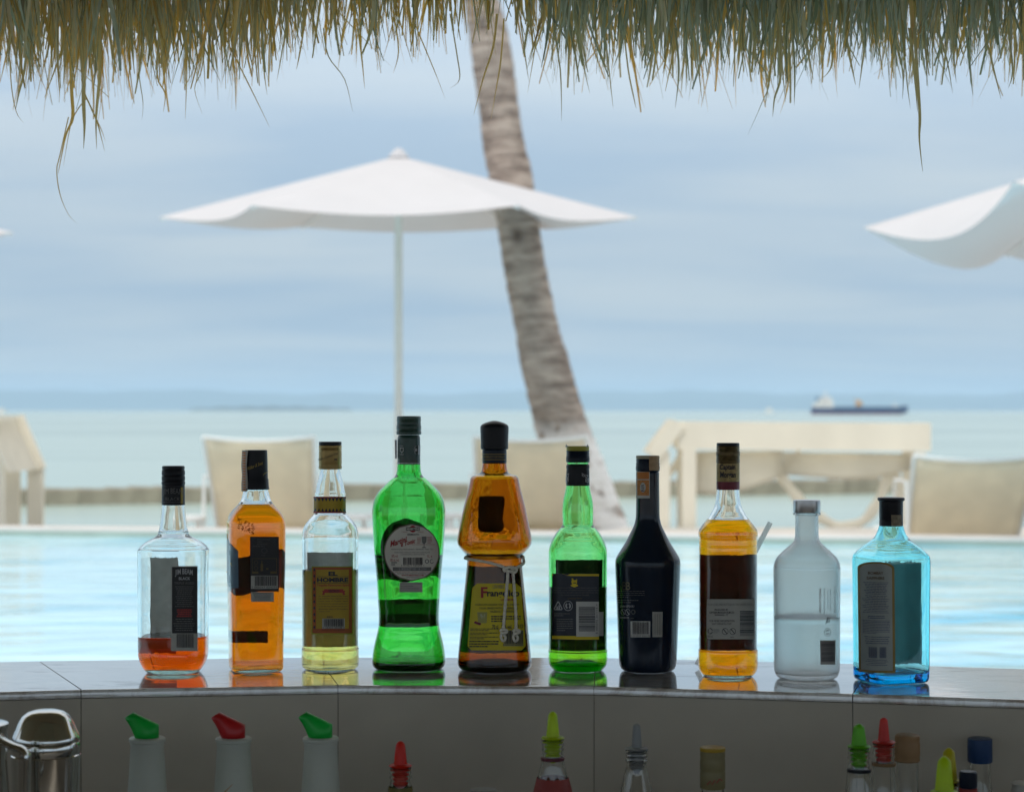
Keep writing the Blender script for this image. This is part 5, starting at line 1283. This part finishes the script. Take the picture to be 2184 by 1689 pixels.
# --- 9 frosted vodka
def frosted():
    m = bpy.data.materials.new('frosted_glass'); m.use_nodes = True; t = m.node_tree; t.nodes.clear(); L = t.links
    o = t.nodes.new('ShaderNodeOutputMaterial'); g = t.nodes.new('ShaderNodeBsdfGlass'); g.inputs['IOR'].default_value = 1.45; g.inputs['Color'].default_value = (.985, .995, .995, 1)
    co = t.nodes.new('ShaderNodeTexCoord'); n = t.nodes.new('ShaderNodeTexNoise'); n.inputs['Scale'].default_value = 35; n.inputs['Detail'].default_value = 5; L.new(co.outputs['Object'], n.inputs['Vector'])
    mr = t.nodes.new('ShaderNodeMapRange'); mr.inputs['To Min'].default_value = .16; mr.inputs['To Max'].default_value = .26; L.new(n.outputs['Fac'], mr.inputs['Value']); L.new(mr.outputs[0], g.inputs['Roughness'])
    tr = t.nodes.new('ShaderNodeBsdfTranslucent'); tr.inputs[0].default_value = (.75, .80, .80, 1)
    df = t.nodes.new('ShaderNodeBsdfDiffuse'); df.inputs[0].default_value = (.6, .63, .63, 1)
    m1 = t.nodes.new('ShaderNodeMixShader'); m1.inputs[0].default_value = .5; L.new(tr.outputs[0], m1.inputs[1]); L.new(df.outputs[0], m1.inputs[2])
    m2 = t.nodes.new('ShaderNodeMixShader'); m2.inputs[0].default_value = .17; L.new(g.outputs[0], m2.inputs[1]); L.new(m1.outputs[0], m2.inputs[2]); L.new(m2.outputs[0], o.inputs[0]); return m
b = Bottle('liquor_bottle', 'frosted white vodka bottle, half full, with a silver screw cap', 'bottle', (3050, 1900), 1.8771, 333, 0, 1560, .041,
    [(278,88),(284,101),(288,103),(296,103),(300,99),(304,88),(312,86.5),(450,87.5),(480,91),(500,97),(520,113),(545,140),(570,168),(590,188),(612,210),(635,228),(670,243),(700,248),(730,249.5),(1000,248.5),(1300,247),(1450,246),(1500,242),(1530,232),(1550,214),(1560,190)])
b.glass(frosted(), t=.0026, tb=.008)
b.liquid(1080, glass('vodka', (.97, .99, .99), .07, ior=1.34))
b.lathe([(187,96),(190,101),(200,102),(272,103),(279,101)], capsil, 'cap')
gh = mat('print_vodka', (.13, .14, .17), .6)
pr = empty('printed_side', (0, 0, 0)); pr.parent = b.root
b.text('ABSOLUT VODKA', (424, 441, 850, 1032), mat('print_vodka_red', (.16, .07, .07), .6), pr, off=.0004, rot=90, bold=.02); b.text('IMPORTED VODKA', (458, 470, 846, 1040), gh, pr, off=.0004, rot=90); b.text('PRODUCED AND BOTTLED IN AHUS, SWEDEN', (486, 496, 870, 1006), gh, pr, off=.0004, rot=90); b.text('COUNTRY OF SWEDEN', (504, 514, 856, 1020), gh, pr, off=.0004, rot=90); b.text('40% ALC./VOL. 700 ml', (534, 548, 840, 1034), gh, pr, off=.0004, rot=90)
b.circ(487, 1178, 25, 31, ink, pr, 'recycle_mark', 3, off=.0004); b.circ(487, 1178, 13, 17, ink, pr, 'recycle_mark', 6, off=.0004, a0=20, a1=150); b.circ(487, 1178, 13, 17, ink, pr, 'recycle_mark', 6, off=.0004, a0=200, a1=330)
b.polys([[(472,1116),(476,1120),(490,1068),(486,1064)], [(486,1064),(490,1068),(514,1080),(512,1074)]], ink, pr, 'glass_recycle_mark', .0004)
b.polys([[(484,1108),(490,1108),(496,1074),(490,1074)], [(496,1110),(501,1110),(505,1086),(500,1086)]], ink, pr, 'glass_recycle_mark', .0004)
l = b.sheet([(1239,431,547),(1330,433,547),(1421,435,545)], mat('barcode_ground', (.42, .40, .38), .7), 'barcode_label', ncol=5); b.barcode(440, 540, 1252, 1400, ink, l, 33, horiz=True)
None and b.sheet([(905,190,270),(940,186,322),(980,188,334),(1010,205,310),(1032,240,285)], mat('print_pale_medallion', (.9, .92, .92), .7, transl=.9), 'front_medallion', back=True)
None and b.sheet([(760,300,540),(900,300,545)], mat('print_olive', (.80, .80, .68), .7, transl=.9), 'front_print', back=True)

# --- 10 blue gin
blue = glass('blue_glass', (.34, .92, .985), .0064, bump=.15, bscale=26, bdist=.0015)
b = Bottle('liquor_bottle', 'pale blue square gin bottle with a gold-edged arched label and a black cap', 'bottle', (3050, 1900), 1.8771, 966, 0, 1582, .042,
    [(372,86),(382,90),(400,95),(420,101),(440,109),(460,120),(480,135),(500,155),(530,190),(560,224),(590,255),(612,271),(630,275),(660,277.5),(800,276),(1000,274),(1400,271),(1520,270),(1550,267),(1568,258),(1580,240)], n=6, th=R(20), dr=.92)
b.glass(blue, t=.0032, tb=.012)
b.lathe([(168,94),(171,100),(186,101),(191,97),(196,90),(200,89),(330,88),(334,86),(338,88),(381,88)], capk, 'cap'); RF = 89 * b.mz
b.sheet([(298,966,1045),(330,966,1043),(385,968,1043)], mat('stamp_grey_gold', (.22, .18, .12), .6, var=.3, vscale=300), 'tax_stamp', rfix=RF, off=.0009, ncol=4)
b.rag(905, 1205, 655, 1420, mat('label_back_teal', (.30, .38, .38), .9, transl=.25), 'front_label', 61, 5)
def arch(x0, x1, yt, yb, rise, sh0=0, sh1=0):
    rows = []
    for j in range(8):
        t = j / 8; hw = (x1 - x0) / 2 * math.sqrt(1 - (1 - t) ** 2 * .96); c_ = (x0 + x1) / 2; rows.append((yt + rise * t, c_ - hw, c_ + hw))
    for j in range(9):
        t = j / 8; rows.append((yt + rise + (yb - yt - rise) * t, x0 + sh0 * t, x1 + sh1 * t))
    return rows
l = b.sheet(arch(728, 990, 650, 1485, 52, 10, 8), mat('label_gold_edge', (.26, .17, .04), .45, metal=.2), 'back_label', ncol=12)
b.sheet(arch(748, 972, 664, 1466, 44, 8, 6), mat('label_greyblue', (.34, .37, .36), .7), 'label_field', parent=l, ncol=12, off=.0008)
bz = mat('ink_bronze2', (.12, .07, .04), .6); bi = mat('ink_blue', (.07, .09, .16), .6)
b.text('BOMBAY', (800, 908, 724, 746), bz, l, off=.0012, bold=.03); b.text('SAPPHIRE', (792, 916, 762, 784), bz, l, off=.0012, bold=.03)
b.lines(764, 952, 804, 900, 8, bi, l, .4, 3, .0012, True); b.lines(764, 952, 904, 1042, 11, bi, l, .35, 5, .0012, True); b.lines(780, 940, 1056, 1082, 2, bi, l, .5, 6, .0012, True)
b.lines(768, 958, 1090, 1196, 9, bi, l, .4, 7, .0012); b.lines(772, 960, 1212, 1276, 4, bi, l, .35, 8, .0012, True); b.lines(786, 944, 1384, 1436, 4, bi, l, .35, 9, .0012, True)
b.barcode(806, 862, 1290, 1372, bi, l, 41, off=.0012); b.barcode(880, 930, 1290, 1372, bi, l, 42, off=.0012)

# straw behind the rum bottle
b = Bcap
sp0, sp1 = W(((2700 + 140 / 1.5934) / S), ((1740 + 1500 / 1.5934) / S), 2.565), W(((2700 + 608 / 1.5934) / S), ((1740 + 556 / 1.5934) / S), 2.545)
sp0.z = CT + .004
mb = MB(); d = sp1 - sp0; n_ = 20; rr_ = .0033
q = d.normalized(); aa = q.orthogonal().normalized(); bb_ = q.cross(aa)
v = []
for rad in (rr_, rr_ * .9):
    for e_ in (Vector((0, 0, 0)), d):
        for j in range(n_): t = 2 * math.pi * j / n_; v.append(e_ + (aa * math.cos(t) + bb_ * math.sin(t)) * rad)
f = []
for j in range(n_):
    k2 = (j + 1) % n_; f += [(j, k2, n_ + k2, n_ + j)]
o = mesh('drinking_straw', v, f, mat('straw_plastic', (.80, .82, .80), .5, transl=.55), None, True); o.location = sp0
stm = MATS['straw_plastic']; t = stm.node_tree; msh = t.nodes.new('ShaderNodeMixShader'); tp = t.nodes.new('ShaderNodeBsdfTransparent'); src = t.nodes['Material Output'].inputs[0].links[0].from_socket
msh.inputs[0].default_value = .35; t.links.new(src, msh.inputs[1]); t.links.new(tp.outputs[0], msh.inputs[2]); t.links.new(msh.outputs[0], t.nodes['Material Output'].inputs[0])
tag(o, 'pale grey drinking straw leaning behind the amber rum bottle', 'straw')

# ------------------------------------------------------------------ lettering: build all at once, wrap on the surfaces
tmp = []
for (b, s, box, m, parent, off, rot, shear, bold, name, arc, rfix) in TEXTS:
    cu = bpy.data.curves.new('lettering', 'FONT'); cu.body = s; cu.size = 1; cu.resolution_u = 2; cu.offset = bold; cu.shear = 0
    o = bpy.data.objects.new('lettering_source', cu); col.objects.link(o); tmp.append(o)
bpy.context.view_layer.update(); dg_ = bpy.context.evaluated_depsgraph_get()
for o, (b, s, box, m, parent, off, rot, shear, bold, name, arc, rfix) in zip(tmp, TEXTS):
    me = bpy.data.meshes.new_from_object(o.evaluated_get(dg_))
    P_ = [(v.co.x + shear * v.co.y, v.co.y) for v in me.vertices]
    if not P_: continue
    x0, x1, y0, y1 = box
    if rot in (90,):
        P_ = [(-y, x) for x, y in P_]          # reads upward
    elif rot:
        ca, sa = math.cos(R(-rot)), math.sin(R(-rot))
        mx_ = max(p[0] for p in P_); my_ = max(p[1] for p in P_); asp = (x1 - x0) / (y1 - y0)
        P_ = [(x, y) for x, y in P_]
        P_ = [(x * ca - y * sa, x * sa + y * ca) for x, y in P_]
    ax0, ax1 = min(p[0] for p in P_), max(p[0] for p in P_); ay0, ay1 = min(p[1] for p in P_), max(p[1] for p in P_)
    for v, (x, y) in zip(me.vertices, P_):
        u_ = (x - ax0) / (ax1 - ax0 + 1e-9); w_ = (y - ay0) / (ay1 - ay0 + 1e-9)
        zy = y1 + (y0 - y1) * w_
        if arc: zy += arc * (4 * u_ * (1 - u_)) - arc * .5
        v.co = b.on(x0 + (x1 - x0) * u_, zy, off, False, rfix)
    me.materials.clear(); me.materials.append(m)
    q = bpy.data.objects.new(name, me); col.objects.link(q); q.parent = parent
    if name.startswith('embossed'):
        md = q.modifiers.new('depth', 'SOLIDIFY'); md.thickness = .0007
    cu = o.data; bpy.data.objects.remove(o); bpy.data.curves.remove(cu)

# ------------------------------------------------------------------ things standing below the counter, in front of it
def low(px, Y, name, label, cat, group=None):
    o = empty(name, ((px - 1092) / F * Y, Y, SH)); tag(o, label, cat, group); return o
def pl(root, Y, pts, m, name, n=32, cxp=0, cap0=True, cap1=True, parent=None, y=0):
    """pts [(py, half width px)]"""
    pr = sorted([(ZC - (py - HZ) / F * Y - SH, hw / F * Y) for py, hw in pts])
    mb = MB(); mb.lathe(pr, n, (cxp / F * Y, y), cap0, cap1); return mb.build(name, m, parent or root, True)
def shell(root, Y, pts, m, name, t=.0022, n=36):
    pr = sorted([(ZC - (py - HZ) / F * Y - SH, hw / F * Y) for py, hw in pts])
    pr = [(max(.001, z), r) for z, r in pr]
    inn = [(z if z > .008 else .008, max(.002, r - t)) for z, r in reversed(pr)]
    mb = MB(); mb.lathe(pr + inn, n); o = mb.build(name, m, root, True); fix_normals(o); return o
clr2 = glass('clear_glass_thin', (.93, .96, .95), .006)
def bz_(Y): return HZ + (ZC - SH) / Y * F     # picture row of the shelf at distance Y
# juice bottles with pour spouts
jw = mat('translucent_white_plastic', (.66, .70, .64), .45, transl=.25, var=.04); gp = mat('green_spout_plastic', (.004, .52, .06), .35, transl=.1); rp_ = mat('red_spout_plastic', (.50, .01, .014), .35)
def juice(px, Y, m, colr, dy, label):
    r = low(px, Y, 'pour_bottle', label, 'bottle', 'white juice bottles with pour spouts')
    B = bz_(Y)
    body = pl(r, Y, [(1575+dy,34),(1579+dy,36),(1588+dy,36),(1590+dy,35),(1640+dy,38),(1700+dy,42),(1760+dy,60),(1800+dy,72),(B-6,72),(B,68)], jw, 'body', 36)
    pl(r, Y, [(1572+dy,36),(1574+dy,38.5),(1580+dy,38.5),(1582+dy,36)], jw, 'collar', 36)
    # slanted spout: lofted ellipses from the collar up to the upper-left mouth
    s = 1 / F * Y; secs = [((-26, 1573), (25, 1573), 22), ((-30, 1563), (25, 1558), 22), ((-34, 1554), (25, 1545), 20), ((-40, 1543), (4, 1534), 15), ((-44, 1537), (-14, 1526), 12), ((-48, 1530), (-29, 1518), 10)]
    mb = MB(); v = []; K = 20
    for (lx, ly), (rx, ry_), dp in secs:
        for j in range(K):
            t = 2 * math.pi * j / K; c_ = .5 + .5 * math.cos(t); v.append(((lx + (rx - lx) * c_) * s, dp * math.sin(t) * s, ZC - (ly + (ry_ - ly) * c_ + dy - HZ) * s - SH))
    f = [(i*K+j, i*K+(j+1)%K, (i+1)*K+(j+1)%K, (i+1)*K+j) for i in range(len(secs)-1) for j in range(K)] + [tuple(range(K))[::-1]]
    sp_ = mesh('spout', v, f, m, r, True)
    md = sp_.modifiers.new('wall', 'SOLIDIFY'); md.thickness = .0015
juice(314, 2.16, gp, 'green', 0, 'leftmost white juice bottle with a green slanted spout, under the counter')
juice(498, 2.17, rp_, 'red', 0, 'white juice bottle with the red slanted spout')
juice(684, 2.16, gp, 'green', -1, 'white juice bottle with a green spout, right of the red-spouted one')

def pourer(px, Y, top, fl, m, label, neck, shoulders, ring=None, ringm=None, liq=None, liqm=None, lab=None, tipw=12, r_neck=24, bend=0, glassm=None):
    """bottle with a plastic speed pourer; rows in picture units"""
    r = low(px, Y, 'pourer_bottle', label, 'bottle', 'open bottles with coloured pourers below the counter')
    B = bz_(Y); g_ = glassm or clr2
    h = fl - top
    pl(r, Y, [(top,3),(top+3,7),(top+h*.15,tipw*.82),(top+h*.5,tipw*.98),(fl-4,tipw*1.15),(fl,tipw*1.2)], m, 'pourer_spout', 20)
    pl(r, Y, [(fl,tipw),(fl+1.5,r_neck*.9),(fl+4,r_neck*1.04),(fl+7,r_neck*.9),(fl+8,tipw)], m, 'pourer_flange', 28)
    pts = []
    y = fl + 9
    for k in range(4): pts += [(y, 13), (y+2, 19.5 - k), (y+5, 19 - k), (y+7, 13)]; y += 9.5
    pts += [(y, 12), (y+4, 7), (y+10, 5)]
    pl(r, Y, pts, m, 'pourer_cork', 20)
    t = neck
    rows = [(fl+6, r_neck-1), (fl+8, r_neck), (fl+13, r_neck-1.5), (fl+18, r_neck), (fl+23, r_neck-1.5), (fl+28, r_neck), (fl+33, r_neck-2), (t, r_neck-1), (t+8, r_neck+.5)] + shoulders + [(B-5, shoulders[-1][1]), (B, shoulders[-1][1]-4)]
    shell(r, Y, rows, g_, 'glass_body')
    if ring: pl(r, Y, [(ring-4, r_neck-1), (ring-3, r_neck+1.6), (ring+3, r_neck+1.6), (ring+4, r_neck-1)], ringm, 'neck_ring', 28)
    if lab:
        y0, y1, lm_, w0, w1 = lab; pl(r, Y, [(y0, w0), (y1, w1)], lm_, 'label_wrap', 36, cap0=False, cap1=False)
    if liq: 
        yl_ = liq; rows2 = [(yl_, 66), (B-8, 66), (B-6, 60)]; pl(r, Y, rows2, liqm, 'liquid', 36)
    return r
pin_r = mat('pourer_red', (.85, .03, .012), .35, transl=.35); pin_y = mat('pourer_lime', (.62, .82, .01), .35, transl=.35); pin_g = mat('pourer_green', (.16, .62, .01), .35, transl=.35); pin_c = mat('pourer_clear', (.42, .44, .45), .3, transl=.4); pin_yy = mat('pourer_yellow', (.62, .56, .01), .35, transl=.35); pin_p = mat('pourer_pinkred', (.80, .06, .05), .35, transl=.35)
oli = mat('olive_label', (.14, .12, .02), .5); redl = mat('red_label', (.26, .02, .012), .5); ringred = mat('ring_maroon', (.10, .005, .02), .4); tanr = mat('ring_tan', (.22, .13, .05), .5)
pourer(854, 2.14, 1580, 1628, pin_r, 'clear bottle with an orange-red pourer, alone left of centre below the counter', 1675, [(1684,24),(1720,30),(1780,50),(1830,62)], lab=(1676, 1705, oli, 25.5, 28))
pourer(1179, 2.12, 1517, 1569, pin_y, 'clear bottle with the lime-yellow pourer and dark red neck ring', 1612, [(1624,24),(1655,32),(1700,42),(1760,58),(1820,66)], ring=1617, ringm=ringred, lab=(1657, 1760, redl, 34.2, 59.8))
pourer(1358, 2.2, 1543, 1592, pin_c, 'clear bottle with a colourless pourer, right of the lime-yellow one', 1612, [(1620,24),(1630,21),(1650,26),(1700,38),(1760,54),(1820,62)], tipw=9.5)
pourer(1832, 2.10, 1543, 1587, pin_g, 'bottle with a bright green pourer and black neck ring', 1634, [(1650,25),(1700,30),(1760,52),(1820,60)], ring=1642, ringm=capk, tipw=14)
pourer(1885, 2.19, 1530, 1578, pin_p, 'bottle with a pinkish-red pourer between the green one and the tan cap', 1622, [(1634,24),(1700,27),(1760,48),(1820,58)], ring=1628, ringm=tanr, tipw=10.5)
pourer(2014, 2.02, 1612, 1684, pin_y, 'nearest bottle with a lime pourer at the bottom right edge', 1760, [(1770,26),(1820,50),(1860,60)], tipw=17, r_neck=28)
pourer(2024, 2.12, 1594, 1660, pin_yy, 'bottle with a dull yellow pourer hidden behind the lime one at bottom right', 1720, [(1730,25),(1790,50),(1830,60)], tipw=15, ring=1700, ringm=redl)

def capped(px, Y, rows, m, label, neck, capname='cap', extra=None):
    r = low(px, Y, 'capped_bottle', label, 'bottle', 'closed bottles below the counter'); B = bz_(Y)
    pl(r, Y, rows, m, capname, 36)
    shell(r, Y, neck + [(B-5, neck[-1][1]), (B, neck[-1][1]-4)], clr2, 'glass_body'); return r
gs = mat('cap_straw_gold', (.22, .19, .09), .45, var=.12); gs2 = mat('cap_rim_gold', (.42, .28, .03), .4)
r_ = capped(1520, 2.18, [(1598,26),(1610,27),(1616,26),(1620,27),(1640,27),(1643,26),(1646,27),(1678,27),(1680,26)], gs, 'bottle with a dull gold ridged cap, alone right of centre below the counter', [(1678,24),(1690,25),(1720,28),(1780,52),(1830,62)])
pl(r_, 2.18, [(1592,25),(1593,27),(1599,27.5),(1601,26)], gs2, 'cap_rim', 36)
sg = [( -14, 1668), (-8, 1660), (-4, 1668), (2, 1658), (6, 1664), (12, 1656), (18, 1660)]
mb = MB(); mb.tube([Vector((x / F * 2.18, -math.sqrt(27.6 ** 2 - x * x) / F * 2.18, ZC - (y - HZ) / F * 2.18 - SH)) for x, y in sg], .0006, 6); mb.build('signature', redp, r_)
r_ = capped(1935, 2.24, [(1566,23),(1568,26),(1576,26.5),(1580,25.5),(1584,27),(1610,27),(1614,26),(1620,27),(1623,25)], mat('cap_tan', (.34, .20, .09), .5, var=.1), 'bottle with a tan ribbed cap behind the pinkish-red pourer', [(1622,24),(1640,24),(1720,25),(1780,50),(1830,60)])
r_ = capped(2090, 2.26, [(1573,23),(1575,26),(1622,26.5),(1625,24)], mat('cap_blue', (.02, .06, .17), .4, var=.05), 'clear bottle with a plain blue cap at the lower right', [(1624,21),(1650,22),(1700,26),(1780,54),(1830,64)])
r_ = capped(2065, 2.10, [(1644,16),(1647,19),(1676,19.5),(1679,18)], capn, 'bottle with a small navy cap tucked below the blue-capped bottle', [(1678,17),(1690,19),(1740,34),(1800,56)])
pl(r_, 2.10, [(1679.5,19.5),(1692,20)], redl, 'neck_band', 28)
r_ = capped(2186, 2.16, [(1667,24),(1670,28),(1676,26),(1682,28),(1700,28),(1704,25)], mat('cap_white', (.5, .5, .47), .5), 'bottle with a pale ribbed cap cut off by the bottom right corner', [(1702,24),(1720,25),(1780,50),(1830,60)])
r_ = capped(1031, 2.1, [(1682,26),(1684,28),(1700,28.5),(1704,26)], mat('cap_frost', (.30, .31, .30), .5, transl=.2), 'bottle whose pale cap just clears the bottom edge, left of the lime pourer', [(1702,24),(1720,25),(1780,50),(1830,60)])

# cocktail shaker and steel jug at the left
chrome = mat('polished_steel', (.62, .62, .60), .09, metal=1.0, var=.03)
Y = 2.05
shk = low(98, Y, 'cocktail_shaker', 'polished steel cocktail shaker with a domed lid at the lower left', 'shaker')
pl(shk, Y, [(1513,6),(1514,24),(1518,38),(1526,49),(1538,57),(1552,63),(1566,70),(1574,73),(1578,72)], chrome, 'lid', 56)
pl(shk, Y, [(1579,70),(1582,72),(1602,73),(1604,71.5),(1606,71.5),(1608,73.5),(1700,71),(1800,66),(bz_(Y)-4,55),(bz_(Y),50)], chrome, 'cup', 56)
Y = 1.93
jug = low(-52, Y, 'steel_jug', 'polished steel jug with a flat bent handle in the bottom left corner', 'jug')
pl(jug, Y, [(1540,60),(1543,68),(1560,66),(1620,64),(1700,70),(1800,74),(bz_(Y),72)], chrome, 'body', 48)
mb = MB(); s = Y / F
def jp(px, py, y=-.02): return Vector(((px + 52) * s, y, ZC - (py - HZ) * s - SH))
hp = smoothstep([tuple(jp(*p)) for p in ((8, 1560), (16, 1572), (38, 1583), (58, 1590), (68, 1602), (69, 1625), (68, 1660), (66, 1700), (58, 1730), (20, 1740))], 8)
hv = []; n = len(hp)
hp = [Vector(p) for p in hp]
for i, p in enumerate(hp):
    d = (hp[min(i+1, n-1)] - hp[max(i-1, 0)]).normalized(); a_ = d.cross(Vector((0, 1, 0))).normalized()
    for k in range(12): t = 2 * math.pi * k / 12; hv.append(p + a_ * math.cos(t) * .0034 + Vector((0, 1, 0)) * math.sin(t) * .009)
mb.add(hv, [(i*12+j, i*12+(j+1)%12, (i+1)*12+(j+1)%12, (i+1)*12+j) for i in range(n-1) for j in range(12)])
mb.build('handle', chrome, jug, True)
# toothpick standing between the juice bottles
o = empty('toothpick', tuple(W(478, 1694, 2.05))); tag(o, 'wooden toothpick poking up in front of the red-spouted juice bottle', 'toothpick')
mb = MB(); mb.tube([Vector((-.028, 0, -.03)), Vector((-.006, 0, -.004)), Vector((.0085, 0, .0105))], [.0012, .0012, .0003], 6); mb.build('stick', mat('pick_wood', (.5, .3, .1), .7), o)
